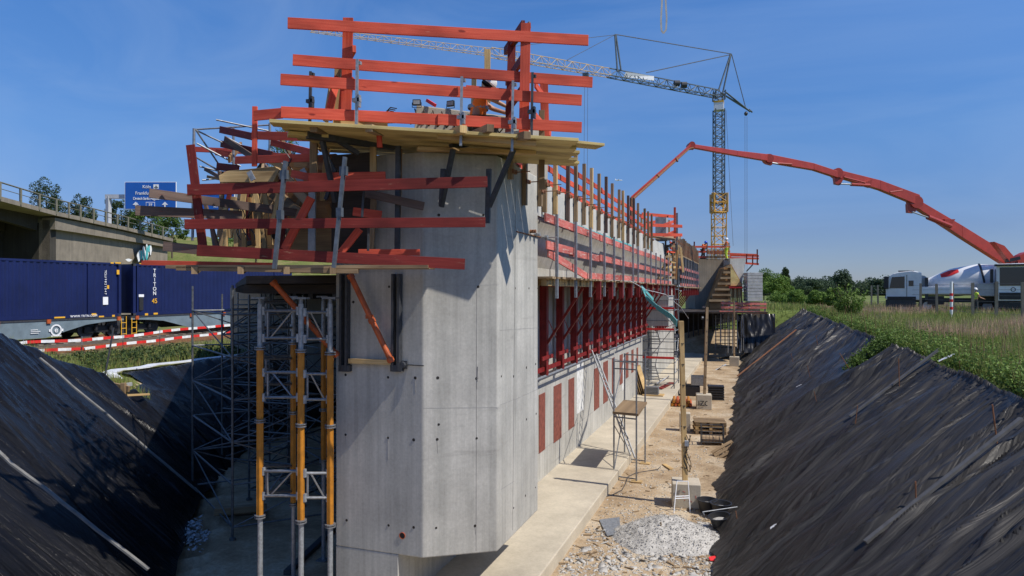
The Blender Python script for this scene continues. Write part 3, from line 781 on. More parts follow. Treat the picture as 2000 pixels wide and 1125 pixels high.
# ------------------------------------------------------------------ lower left platform + formwork head
lp = empty('work_platform', 'lower timber work platform wrapping the left side of the pier head', 'platform', tuple(P(560,520,9.3)))
a = P(332,515,9.35); b = P(838,527,9.35); a.z = b.z = 5.22
for k in range(2):
    MB().beam(a+V3(-.05,.26,0)*k, b+V3(-.05,.26,0)*k, .25, .045).build('deck_plank', 'old_timber', lp)
for k in range(2, 14):
    MB().beam(a+V3(-.0,.26,0)*k+V3(.02*k,0,0), V3(-6.12,a.y+.26*k+.6,5.22), .25, .045).build('deck_plank', 'old_timber', lp)
for x in (380, 470, 560, 650): MB().beam(P(x,528,9.2), P(x+8,524,11.5), .08, .10).build('joist', 'old_timber', lp)
bd(lp, 'fascia_board', 'red_board', 277,513,9.9, 534,518,9.6, .07)
bd(lp, 'fascia_board', 'old_timber', 345,524,9.25, 700,530,9.25, .06, .05)
lg = empty('guard_rail', 'dark red and weathered guard boards on leaning steel posts round the lower left platform', 'guard rail', tuple(P(560,515,9.2)))
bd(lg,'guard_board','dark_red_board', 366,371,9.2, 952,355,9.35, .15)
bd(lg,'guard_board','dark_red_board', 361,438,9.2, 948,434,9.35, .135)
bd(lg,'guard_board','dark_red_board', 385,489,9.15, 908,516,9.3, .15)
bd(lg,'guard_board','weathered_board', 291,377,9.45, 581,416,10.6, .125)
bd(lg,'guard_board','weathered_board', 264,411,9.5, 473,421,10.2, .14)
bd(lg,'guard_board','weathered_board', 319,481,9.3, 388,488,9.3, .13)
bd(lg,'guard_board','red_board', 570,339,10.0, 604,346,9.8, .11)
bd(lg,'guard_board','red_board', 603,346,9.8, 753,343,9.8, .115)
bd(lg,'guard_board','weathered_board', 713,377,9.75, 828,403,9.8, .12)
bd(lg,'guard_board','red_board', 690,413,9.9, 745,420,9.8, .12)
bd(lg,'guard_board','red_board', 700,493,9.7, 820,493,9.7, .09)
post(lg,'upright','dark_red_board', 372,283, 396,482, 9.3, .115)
post(lg,'upright','red_board', 498,208, 497,325, 9.7, .07)
for (x,y,x2,y2) in ((558,315,536,525),(674,307,652,523)):
    m = MB(); fw = V3(-ST,CT,0); p = P(x,y,9.08); q = P(x2,y2,9.08); m.beam(p,q,.045,.07,up=tuple(fw)); c = p.lerp(q,.12); m.box(c+V3(-.05,-.03,-.07),c+V3(.055,.02,.05)); c = p.lerp(q,.5); m.box(c+V3(-.03,-.04,-.06),c+V3(.05,.02,.06))
    m.build('rail_post','slate_steel',lg)
post(lg,'rail_post','dark_steel', 711,368, 707,424, 9.5, .03)
post(lg,'rail_post','dark_steel', 720,440, 719,490, 9.5, .03)
fh = empty('formwork', 'jumble of raw and red timbers forming the overhanging left side of the pier head', 'formwork', tuple(P(540,510,10.5)))
for (x,y,x2,y2,h,mt,d,d2) in ((430,253,494,267,.12,'dark_red_board',12,11),(492,264,610,268,.13,'red_board',11,10.5),(432,281,532,303,.12,'dark_red_board',12.5,11),(530,278,607,298,.11,'red_board',11.5,10.4),
    (422,297,456,303,.12,'red_board',13,12.6),(460,313,607,308,.12,'red_board',11,10.3),(424,325,466,330,.13,'dark_red_board',12,11.6),(439,271,490,305,.10,'weathered_board',12,11.4),(500,300,560,330,.1,'pine',11.5,11),
    (547,335,598,392,.14,'old_timber',10.4,10.2),(450,330,470,345,.1,'weathered_board',12,12),(400,330,440,352,.06,'weathered_board',12,11.6),(405,345,432,350,.05,'old_timber',12,11.8),(575,320,640,326,.1,'old_timber',10.8,10.6)):
    bd(fh,'board',mt, x,y,d, x2,y2,d2, h)
MB().prism([P(427,343,10.6),P(443,334,10.6),P(537,325,10.4),P(545,332,10.4),P(534,355,10.4),P(429,356,10.6)], (.0,.10,0)).build('shaped_beam','pine',fh,bevel=.004)
MB().prism([P(520,352,10.9),P(600,420,10.5),P(585,440,10.5),P(500,360,10.9)], (.0,.08,0)).build('shaped_beam','old_timber',fh)
for (x,y,x2,y2,w,mt,d) in ((441,405,441,482,.06,'pine',10.7),(461,400,462,482,.07,'pine',10.7),(475,404,478,485,.06,'pine',11),(490,342,505,398,.07,'pine',10.5),(510,345,522,402,.07,'pine',10.6),(505,400,518,485,.06,'pine',10.8),
    (532,370,545,425,.06,'pine',10.9),(545,380,534,430,.06,'pine',10.4),(610,376,609,490,.10,'board_grey',10.1),(613,265,612,378,.11,'old_timber',10.2),(640,280,630,392,.08,'pine',10.6),(729,257,729,385,.09,'pine',10.0),(730,385,724,500,.08,'old_timber',10.1),
    (780,291,776,480,.08,'ply_brown',9.9),(608,386,556,487,.11,'red_board',9.6),(703,447,666,494,.10,'red_board',9.7),(740,252,742,288,.07,'red_board',9.5),(627,278,655,336,.05,'dark_steel',10.0),(655,336,636,390,.05,'dark_steel',10.1),(585,390,560,470,.06,'old_timber',11),(640,400,672,478,.08,'ply_brown',10.6),(590,420,628,480,.07,'old_timber',10.9),
    (400,395,425,482,.05,'weathered_board',10.9),(412,430,420,482,.06,'dark_steel',11.4),(640,390,615,470,.06,'pine',10.9),(560,355,575,420,.06,'pine',11.2)):
    post(fh,'strut',mt, x,y,x2,y2,d,w,.06)
for k in range(30):
    x = random.uniform(430,650); y = random.uniform(350,420); l = random.uniform(50,110); sl = random.uniform(-18,18)
    post(fh,'strut',random.choice(('pine','old_timber','old_timber','ply_brown','dark_red_board')), x,y,x+sl,min(490,y+l),random.uniform(11,13.5),random.uniform(.05,.09),.05)
MB().box(P(655,300,10.75)-V3(.9,0,0), P(655,505,10.75)+V3(0,.05,0)).build('shutter_panel','ply_brown',fh)
a = P(470,380,14); b = P(655,500,14.0); MB().box((a.x,a.y,b.z),(b.x,a.y+.05,a.z)).build('shutter_panel','ply_brown',fh)
for (x,y,x2,y2) in ((486,335,495,352),(590,330,598,345),(580,345,592,360)): post(fh,'bracket_plate','galv',x,y,x2,y2,10.2,.08,.02)
MB().box(V3(-6.03,8.86,5.35),V3(-5.35,8.93,6.95)).build('shutter_panel','black_ply_and_shade',fh)
for k in range(34):
    x = random.uniform(425,640); y = random.uniform(285,470); ang = random.uniform(-.6,.6)+(math.pi/2 if random.random()<.45 else 0); l = random.uniform(25,60)
    bd(fh,'board',random.choice(('old_timber','weathered_board','dark_red_board','ply_brown','black_ply_and_shade')),x-l*math.cos(ang),y-l*math.sin(ang)*.6,random.uniform(11.2,14),x+l*math.cos(ang),y+l*math.sin(ang)*.6,random.uniform(11.2,14),random.uniform(.06,.13),.04)
# hoses, cables draped
m = MB(); 
for k in range(4):
    pts = [P(555+6*k+12*math.sin(t*.6+k), 295+t*7, 10.4+.05*k) for t in range(9)]; m.path(pts, .007, 5)
for k in range(3):
    pts = [P(470+10*k+8*math.sin(t*.8+k), 405+t*8, 10.3) for t in range(9)]; m.path(pts, .008, 5)
tag(m.build('cable','black_plastic'), 'thin dark cables hanging loose among the formwork timbers left of the pier', 'cable')

# big soffit formwork deck over the shoring, left of the wall
sd = empty('soffit_formwork', 'dark timber soffit deck carried on the shoring towers left of the pier', 'formwork', (-8,12,5.0))
MB().prism([V3(-6.12,9.9,5.02),V3(-8.6,10.0,5.02),V3(-19.8,22.4,5.02),V3(-19.4,24.5,5.02),V3(-6.12,24.5,5.02)],(0,0,.14)).build('deck','black_ply_and_shade',sd)  # film-faced ply; the black also stands in for the shaded void beneath
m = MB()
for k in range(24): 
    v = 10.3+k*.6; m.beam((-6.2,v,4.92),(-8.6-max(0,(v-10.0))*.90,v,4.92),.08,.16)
m.build('joist','black_ply_and_shade',sd)
m = MB()
for k in range(5): m.beam((-7-k*2.4,10.4+k*2.6,4.78),(-7-k*2.4,24,4.78),.12,.14)
m.build('main_beam','dark_steel',sd)
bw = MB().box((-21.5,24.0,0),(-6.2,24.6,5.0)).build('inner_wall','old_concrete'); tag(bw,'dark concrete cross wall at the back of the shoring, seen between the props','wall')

# shoring props
def prop(px, y0, y1, y2, yj, d, lab, r=.047):
    a = P(px, y0, d); b = P(px, y1, d); c = P(px, y2, d); e = V3(c.x, c.y, 0.02); a.z = 4.7
    o = empty('shoring_prop', lab, 'prop', tuple(e))
    MB().tube(a, b, r*.86, 12).build('inner_tube', 'galv', o, smooth=False)
    m = MB(); m.tube(b, c, r, 14)
    for k in range(6):
        t = 2*math.pi*k/6; off = V3(math.cos(t), math.sin(t), 0)*r*1.0; m.tube(b+off, c+off, .007, 5)
    m.build('outer_tube', 'yellow_prop', o)
    m = MB()
    for y in (y1, yj, y2): 
        q = P(px, y, d); m.tube(q-V3(0,0,.025), q-V3(0,0,.008), r*1.75, 14); m.tube(q+V3(0,0,.008), q+V3(0,0,.025), r*1.75, 14)
    m.build('flange', 'steel', o)
    MB().tube(c, e, r*.84, 12).build('extension_tube', 'galv', o)
    MB().box(e-V3(.1,.1,.02), e+V3(.1,.1,.0)).build('base_plate', 'steel', o)
    m = MB(); m.tube(a+V3(0,0,.0), a+V3(0,0,.08), .03, 8); m.box(a+V3(-.12,-.05,.07), a+V3(.12,.05,.10)); m.build('head_plate', 'steel', o)
prop(508,545,680,1008,822,10.2,'leftmost of the three tall front shoring props with yellow middle sections')
prop(588,545,685,1018,830,10.0,'middle one of the three tall front shoring props with yellow middle sections')
prop(645,545,690,1026,832,10.25,'yellow shoring prop standing tight beside the left edge of the concrete pier')
prop(573,545,670,985,806,11.6,'rear yellow shoring prop just left of the middle front prop', .045)
prop(632,545,665,900,800,12.4,'rear yellow shoring prop seen in the gap left of the pier edge', .045)
def pframe(x0, x1, d0, d1, ys, lab):
    r = empty('shoring_brace_set', lab, 'bracing', tuple(P(x0, ys[-1][1], d0)))
    for (ya, yb, dg) in ys:
        m = MB(); a = P(x0,ya,d0); b = P(x1,ya,d1); c = P(x0,yb,d0); e = P(x1,yb,d1)
        m.tube(a,b,.022,8); m.tube(c,e,.022,8)
        for t in (.12,): m.tube(a.lerp(b,t), c.lerp(e,t), .017, 6)
        if dg: m.tube(c.lerp(e,.2), a.lerp(b,.85), .014, 6)
        else: m.tube(a.lerp(b,.25), c.lerp(e,.85), .014, 6)
        m.build('frame_panel', 'steel', r)
        m = MB()
        for q in (a,b,c,e): m.tube(q-V3(0,0,.06), q+V3(0,0,.06), .03, 8)
        m.build('coupler', 'galv', r)
YS = ((607,660,1),(727,776,0),(920,968,1))
pframe(515,582,10.2,10.0,YS,'bracing frames between the left and middle front props')
pframe(595,640,10.0,10.25,((610,662,0),(730,780,0),(924,972,0)),'bracing frames between the middle front prop and the prop at the pier')
pframe(512,570,10.3,11.6,((590,640,0),(700,750,1),(910,960,1)),'bracing frames reaching back from the left front prop')
# orange push-pull struts on channels at the pier face
def onL(px, py, off): return onface(px,py,nL,qL)+nL*off
for (x0,y0,x1,y1,do,lab) in ((588,553,668,694,.65,'left orange diagonal strut reaching to the dark channel on the pier'),(703,540,773,706,.25,'right orange diagonal strut between the two dark channels on the pier')):
    r = empty('diagonal_strut', lab, 'strut'); a = onL(x0,y0,do); b = onL(x1,y1,.12); r.location = tuple(b)
    MB().tube(a,b,.042,12).build('tube','orange_prop',r)
    m = MB(); 
    for t in (.0,.52,.97): c = a.lerp(b,t); d = (b-a).normalized(); m.tube(c-d*.03, c+d*.03, .055, 12)
    m.box(a.lerp(b,.48)-V3(.06,.04,.02),a.lerp(b,.48)+V3(.04,.02,.04)); m.build('collar','orange_prop',r)
for (x,lab) in ((678,'left dark steel channel bolted to the shaded pier face'),(779,'right dark steel channel bolted to the shaded pier face')):
    m = MB()
    for s in (-.05,.05): m.beam(onL(x,535,.06)+V3(s,0,0), onL(x-1,722,.06)+V3(s,0,0), .035, .10, up=(0,1,0))
    m.box(onL(x,722,.10)-V3(.09,.0,.02), onL(x,712,.01)+V3(.09,0,0)); tag(m.build('steel_channel','dark_steel'), lab, 'channel')
tag(MB().beam(onL(686,704,.06), onL(773,707,.06), .05, .07).build('crosspiece','pine'), 'short pine crosspiece between the two dark channels', 'timber')

# ------------------------------------------------------------------ scaffolds
def scaffold(name, corners, z0, z1, nl, lab, mat='tube_steel', r=.024, cat='scaffold', extra=None, group=None, zig=True):
    """corners: 4 ground points (Vector xy) ; nl levels"""
    o = empty(name, lab, cat, (corners[0].x, corners[0].y, z0), group)
    c = [V3(p.x,p.y,0) for p in corners]
    for p in c: MB().tube(p+V3(0,0,z0+.05), p+V3(0,0,z1), r, 8).tube(p+V3(0,0,z0), p+V3(0,0,z0+.05), r*2.4, 8).build('standard', mat, o)
    m = MB(); g = MB(); hh = (z1-z0)/nl
    for k in range(nl):
        z = z0+.25+k*hh
        for i in range(4):
            a, b = c[i], c[(i+1)%4]; m.tube(a+V3(0,0,z), b+V3(0,0,z), r*.8, 6)
            if zig and k < nl-1:
                if (k+i) % 2: a, b = b, a
                g.tube(a+V3(0,0,z), b+V3(0,0,z+hh), r*.6, 5)
    m.build('ledger', mat, o); g.build('diagonal', mat, o) if g.v else None
    return o
def gp(x, y): p = G(x, y); return p
def wv(u, v): return V3(u, v, 0)
a = gp(454,1055); b = gp(376,968)
scaffold('scaffold_tower', [a, b, b+V3(1.5,1.6,0), a+V3(1.5,1.6,0)], 0, 5.0, 6, 'dark scaffold tower farthest left, standing on the shaded trench floor', extra=None)
for i, (u, v, w, lab) in enumerate(((-9.6,13.0,1.5,'dim shoring tower just behind the yellow props, nearest of the rear towers'),(-12.3,15.2,1.6,'dim shoring tower in the middle of the shade under the deck'),(-9.0,16.2,1.5,'dim shoring tower directly behind the left front prop'),
        (-14.6,18.2,1.6,'dim shoring tower deep in the shade near the left edge of the deck'),(-11.6,19.0,1.6,'dim shoring tower farthest back, against the dark cross wall'),(-16.6,20.6,1.5,'dim shoring tower at the far left corner of the deck, below the train'))):
    scaffold('shoring_tower', [wv(u,v), wv(u-w,v), wv(u-w,v+w), wv(u,v+w)], H(u-w/2,v), 4.8, 7, lab, 'tube_steel', .026, 'scaffold', group='shoring towers under the deck')
# scaffold guard standing up above the lower platform at the left
o = empty('scaffold', 'thin steel tube scaffold frame sticking up at the left end above the lower platform', 'scaffold', tuple(P(378,480,12)))
MB().tube(P(379,251,12),P(376,470,12),.024,8).build('standard','steel',o); MB().tube(P(527,241,12.5),P(527,300,12.5),.024,8).build('standard','steel',o)
MB().tube(P(456,250,12.3),P(456,330,12.3),.022,8).build('standard','steel',o)
m = MB()
for (x,y,x2,y2) in ((380,253,527,244),(422,234,526,256),(382,254,446,284),(384,256,428,322),(384,280,470,325),(384,308,432,336),(446,270,520,310),(390,325,450,340),(395,352,470,344)): m.tube(P(x,y,12.1),P(x2,y2,12.5),.015,6)
m.build('brace_tube','steel',o)

# mobile access frame at the footing edge
mf = empty('access_frame', 'open steel frame scaffold with a small plywood deck in front of the leaning ladder', 'scaffold', tuple(G(1200,935)))
L1 = G(1199,935); L2 = G(1243,942); L3 = G(1260,906); L4 = L1+(L3-L2)
for p, yt in ((L1,700),(L2,700),(L3,690),(L4,690)):
    d = p.y*CT - p.x*ST; z1 = CAMZ-(yt-HY)/F*d
    m = MB().tube(p+V3(0,0,.0), V3(p.x,p.y,z1), .022, 8); m.build('standard','steel',mf)
zt = CAMZ-(703-HY)/F*(L1.y*CT-L1.x*ST); zd = CAMZ-(808-HY)/F*(L1.y*CT-L1.x*ST)
m = MB(); 
for z in (zt-.03, zt-.22): m.tube(L1+V3(0,0,z),L2+V3(0,0,z),.018,6); m.tube(L4+V3(0,0,z),L3+V3(0,0,z),.018,6)
m.tube(L1+V3(0,0,.2),L4+V3(0,0,zd-.1),.015,6); m.tube(L4+V3(0,0,.5),L1+V3(0,0,1.4),.015,6); m.tube(L1+V3(0,0,zd-.08),L2+V3(0,0,zd-.08),.02,6); m.tube(L4+V3(0,0,zd-.08),L3+V3(0,0,zd-.08),.02,6)
m.tube(L1+V3(0,0,zd+.3),L4+V3(0,0,zt-.1),.013,6); m.tube(L1+V3(0,0,.08),L2+V3(0,0,.08),.016,6); m.tube(L4+V3(0,0,.08),L3+V3(0,0,.08),.016,6)
m.build('cross_tube','steel',mf)
m = MB(); m.prism([L1+V3(-.03,-.03,zd),L2+V3(.05,-.03,zd),L3+V3(.05,.03,zd),L4+V3(-.03,.03,zd)],(0,0,.06)); m.build('deck','old_timber',mf)
m = MB()
for p in (L1,L2,L3): m.box(p+V3(-.14,-.10,-.0),p+V3(.14,.10,.035))
m.build('sole_board','pine',mf)
# ladder
ld = empty('ladder', 'aluminium ladder leaning on the wall behind the small plywood deck', 'ladder', tuple(G(1236,892,.25)))
a = U(1160,688,-4.64); b = G(1236,892,.27); side = V3(0,1,0)*.19; side = (side - (a-b).normalized()*side.dot((a-b).normalized()))
for s in (-1,1): MB().beam(b+side*s, a+side*s, .025, .055).build('rail','aluminium',ld)
m = MB(); n_ = 20
for i in range(1,n_): c = b.lerp(a,i/n_); m.tube(c-side,c+side,.014,6)
m.build('rung','aluminium',ld)
# stair tower
st = empty('scaffold_stair', 'tall steel scaffold stair tower with two red rails in the gap between the wall sections', 'scaffold', (-4.3,34,.25))
c0 = [(-5.0,33.0),(-3.5,33.0),(-3.5,35.0),(-5.0,35.0)]
for (u,v) in c0: MB().tube((u,v,.25),(u,v,5.3+(1.1 if u>-4 else 0)),.026,8).build('standard','tube_steel',st)
m = MB(); z = .45
while z < 5.2:
    for i in range(4): m.tube((*c0[i],z),(*c0[(i+1)%4],z),.02,6)
    z += .5
m.build('ledger','steel',st)
m = MB()
for k in range(5):
    z = .3+k*1.0; s = 1 if k%2 else -1
    for w in (-4.9,-4.4):
        m.beam((w,34+s*-.9,z),(w,34+s*.9,z+1.0),.03,.08)
    for i in range(5): t = (i+.5)/5; m.box((-4.9,34-s*.9+s*1.8*t-.08,z+t),(-4.4,34-s*.9+s*1.8*t+.08,z+t+.03))
m.build('stair_flight','steel',st)
m = MB(); m.tube((-3.46,33,1.0),(-3.46,35,3.0),.015); m.tube((-3.46,35,3.0),(-3.46,33,5.0),.015); m.tube((-5,32.98,1.2),(-3.5,32.98,3.2),.015); m.tube((-3.5,32.98,3.2),(-5,32.98,5.0),.015); m.build('diagonal','steel',st)
m = MB(); 
for z in (1.65,3.0,4.0): m.box((-5.0,32.93,z),(-3.5,32.96,z+.10))
m.build('red_rail','red_mark',st)
# twisted teal strip from walkway down to post
m = MB(); pts = [U(1253,560,-3.3),U(1262,580,-3.2),U(1283,600,-2.8),U(1310,618,-2.3),U(1322,632,-2.0)]
for i,(p,q) in enumerate(zip(pts,pts[1:])): m.beam(p,q,.02,.07+.035*i, up=(0,.3,1))
m.beam(pts[0],U(1276,585,-3.1),.02,.09)
tag(m.build('cloth_strip','teal_cloth'),'long teal cloth strip hanging from the walkway towards the timber post','cloth')
tag(MB().path([U(1230,548,-3.3),U(1262,566,-3.2),U(1300,575,-3.0),U(1330,600,-2.9),U(1345,622,-2.9)],.008,5).build('cable','white_mark'),'thin white cable looping beside the teal strip below the walkway','cable')
# green bundle on far head
m = MB(); p = U(1250,484,-3.9)
for k in range(14): m.lathe([(.001,-.16),(.14,-.08),(.17,0),(.12,.1),(.001,.15)], p+V3(random.uniform(-.2,.2),random.uniform(-.8,.8),random.uniform(-.06,.06)), (random.random(),random.random(),.4), 8)
tag(m.build('folded_net','terrain_green' if 'terrain_green' in M else 'teal_cloth',smooth=True),'crumpled dark green net lying at the far end of the near wall top','net')

# ------------------------------------------------------------------ second head block platform (middle distance)
h2 = empty('work_platform', 'small upper work platform on the far head block, with bright orange red boards', 'platform', tuple(P(1290,470,30)))
def q2(x,y,d=30.0): return P(x,y,d)
MB().prism([q2(1262,464,28.5),q2(1318,470,29.5),q2(1330,466,33),q2(1280,460,32)],(0,0,.08)).build('deck','old_timber',h2)
for (x0,y0,x1,y1,d0,d1) in ((1254,418,1318,423,29,30),(1258,439,1332,442,28.5,29.5),(1257,458,1332,459,28.5,29.5),(1296,440,1318,432,30,33),(1296,462,1318,452,30,33),(1262,436,1300,430,31,33)):
    MB().beam(P(x0,y0,d0),P(x1,y1,d1),.05,.13).build('guard_board','red_board',h2)
for (x,y0,y1,d,mt) in ((1318,405,465,29.6,'red_board'),(1322,416,470,30,'steel'),(1259,408,560,28.2,'pine'),(1270,434,470,29.5,'pine'),(1253,418,450,30,'pine'),(1302,424,470,32,'pine'),(1307,430,470,32,'pine'),(1296,425,464,31,'ply_brown')):
    MB().beam(P(x,y0,d),P(x,y1,d),.09,.09).build('upright',mt,h2)
MB().box(P(1280,470,31)+V3(0,0,0),P(1302,424,31)+V3(0,.4,0)).build('stair_box','board_grey',h2)
for (x,y,x2,y2) in ((1318,472,1276,500),(1300,472,1300,500),(1262,470,1290,498)): MB().tube(P(x,y,29.5),P(x2,y2,30),.04,6).build('bracket_arm','dark_steel',h2)
oc = empty('formwork', 'cluttered brown timber shuttering under the small platform on the far head block', 'formwork', tuple(P(1290,520,31)))
for k in range(26):
    x = random.uniform(1262,1330); y = random.uniform(474,500); l = random.uniform(20,70); post(oc,'strut',random.choice(('old_timber','pine','ply_brown','dark_steel')),x,y,x+random.uniform(-5,5),y+l,random.uniform(29.5,31.5),random.uniform(.06,.11),.06)
for k in range(7): bd(oc,'board',random.choice(('old_timber','red_board','pine')),1258+random.uniform(0,8),478+k*11,29.6,1322+random.uniform(-6,10),482+k*10,30.6,.10,.04)
# wall formwork with grey props past the second head
ff = empty('formwork', 'far wall formwork of close-set grey steel uprights with timber stakes above', 'formwork', (-3.6,34,6))
for i in range(26):
    v = 33.6+i*.62; MB().beam((-3.62,v,5.2),(-3.62,v,6.75),.06,.09).build('upright','steel' if i%3 else 'dark_steel',ff)
for i in range(20): 
    v = 34+i*.85; MB().beam((-3.66,v,6.3),(-3.66,v,7.75+random.uniform(-.1,.1)),.07,.09,up=(0,1,0)).build('stake','old_timber',ff)
for z in (7.5,7.2,6.95): boards([33.5,38,42,46,50],-3.75,z,.11,.03,'red_board','guard_board',ff)
MB().box((-3.9,33.4,6.72),(-3.6,50,6.80)).build('top_beam','old_timber',ff)

# ------------------------------------------------------------------ far cross structure (d about 52)
D = 52.0; fwv0 = V3(-ST,CT,0)
fx = empty('bridge_pier', 'distant concrete crosswall with stepped brown formwork closing off the trench', 'pier', tuple(P(1400,640,D)))
def slab(poly, d, dep, name, mat, root): 
    MB().prism([P(x,y,d) for x,y in poly], V3(-ST,CT,0)*dep).build(name, mat, root)
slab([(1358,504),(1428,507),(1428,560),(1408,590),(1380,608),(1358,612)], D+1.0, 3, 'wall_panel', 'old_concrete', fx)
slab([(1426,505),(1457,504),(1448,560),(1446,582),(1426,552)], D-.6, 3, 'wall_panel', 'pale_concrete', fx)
slab([(1386,596),(1414,524),(1428,516),(1450,556),(1450,562),(1427,562),(1427,604),(1386,604)], D-.9, 1.2, 'shutter', 'ply_brown', fx)
m = MB()
for k in range(7): 
    y = 521+k*11; x = 1418-k*5.6; m.beam(P(x,y,D-1.05),P(1427,y,D-1.05),.12,.16)
m.build('waling','old_timber',fx)
slab([(1427,517),(1450,558),(1427,558)], D-1.0, .1, 'shutter', 'yellow_ply', fx)
for k in range(7): MB().beam(P(1424+k*4,562,D-1),P(1423+k*4.2,592,D-1),.08,.12).build('strut','pine' if k%2 else 'ply_brown',fx)
for k in range(9): MB().beam(P(1384+k*5,560+3*(8-k),D-.8),P(1380+k*5,604,D-.8),.07,.14).build('strut','ply_brown',fx)
MB().box(P(1424,560,D-1.1),P(1450,563,D-1.1)+V3(0,.1,0)).build('header','red_mark',fx)
slab([(1318,590),(1340,612),(1440,612),(1440,675),(1395,690),(1318,690)], D+2.5, .4, 'shade_painted_wall', 'black_ply_and_shade', fx)  # near-black colour stands in for the deep shade under the crosswall
for k in range(9): MB().tube(P(1345+k*9.5,612,D+2),P(1345+k*9.5,683,D+2),.06,6).build('upright','dark_steel',fx)
fg = empty('guard_rail', 'distant red guard rail with timber stakes on top of the crosswall', 'guard rail', tuple(P(1400,505,D)))
for (x0,y0,x1,y1) in ((1348,482,1426,482),(1348,492,1426,491),(1360,502,1428,502),(1382,494,1480,498),(1426,499,1482,500),(1426,504,1482,505),(1456,514,1482,516)):
    MB().beam(P(x0,y0,D),P(x1,y1,D),.06,.15).build('guard_board','red_board',fg)
for k in range(12): MB().beam(P(1381+k*3.9,(474 if k in (0,11) else 486),D-.2),P(1381+k*3.9,508,D-.2),.09,.09).build('stake','pine' if k%2 else 'old_timber',fg)
for (x,y0,y1) in ((1479,487,517),(1356,472,505),(1470,498,516),(1458,496,514)): MB().beam(P(x,y0,D),P(x,y1,D),.08,.1).build('upright','dark_red_board',fg)
MB().tube(P(1470,517,D),P(1458,530,D),.05,6).build('bracket_arm','dark_steel',fg)
fp = empty('work_platform', 'distant low platform with stacked red boards below the brown formwork', 'platform', tuple(P(1440,615,48)))
MB().prism([P(1336,612,46),P(1398,612,45.9),P(1500,612,45.9),P(1500,612,45.9)+fwv0*9,P(1336,612,46)+fwv0*9],(0,0,.10)).build('deck','black_ply_and_shade',fp)
for (x0,y0,x1,y1) in ((1408,592,1497,594),(1408,600,1497,601),(1405,609,1498,611)): MB().beam(P(x0,y0,46),P(x1,y1,46),.06,.15).build('guard_board','faded_red_board',fp)
for x in (1412,1424,1437,1450,1463,1494): MB().beam(P(x,588,46.1),P(x,613,46.1),.06,.08).build('rail_post','steel',fp)
for k in range(3): MB().beam(P(1436,596+k*3,46.4),P(1466,597+k*3,46.4),.6,.14).build('board_stack','pine',fp)
for (x,y1) in ((1408,668),(1422,690),(1431,690),(1448,686),(1452,684),(1440,680)): MB().tube(P(x,613,46.5),P(x,y1,46.5),.035,6).build('standard','steel',fp)
tg = empty('scaffold', 'far shoring scaffold under the low distant platform', 'scaffold', tuple(P(1430,680,50)))
for k in range(6): MB().tube(P(1398+k*9,616,50),P(1398+k*9,682,50),.04,6).build('standard','steel',tg)
m = MB()
for k in range(9): m.tube(P(1396,622+k*7,50),P(1446,622+k*7,50),.03,5)
m.build('ledger','tube_steel',tg)
sheetm = MB(); n1, n2 = 26, 16
for j in range(n2):
    for i in range(n1):
        p = P(1440+74*i/(n1-1), 613+76*j/(n2-1), 50.5-3.0*j/(n2-1)); sheetm.v.append(p+V3(0,.25*fbm(i*.5,j*.25,3),.0))
for j in range(n2-1):
    for i in range(n1-1): sheetm.face((j*n1+i,j*n1+i+1,(j+1)*n1+i+1,(j+1)*n1+i))
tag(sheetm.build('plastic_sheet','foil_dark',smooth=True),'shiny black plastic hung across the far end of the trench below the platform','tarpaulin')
bs = empty('block_stack','pale grey stack of flat concrete blocks standing beside the far crosswall','stack',tuple(P(1470,588,52)))
for k in range(9):
    a = P(1456,588-k*6.2,51); m = MB(); b = a+V3(CT,ST,0)*1.12
    m.beam(a+V3(0,0,.11), b+V3(0,0,.11), .9, .215); m.build('block_layer','block_grey',bs,bevel=.01)
MB().box(P(1456,592,51)-V3(0,.4,2.0), P(1484,589,51)+V3(0,.4,0)).build('timber_pallet','old_timber',bs)

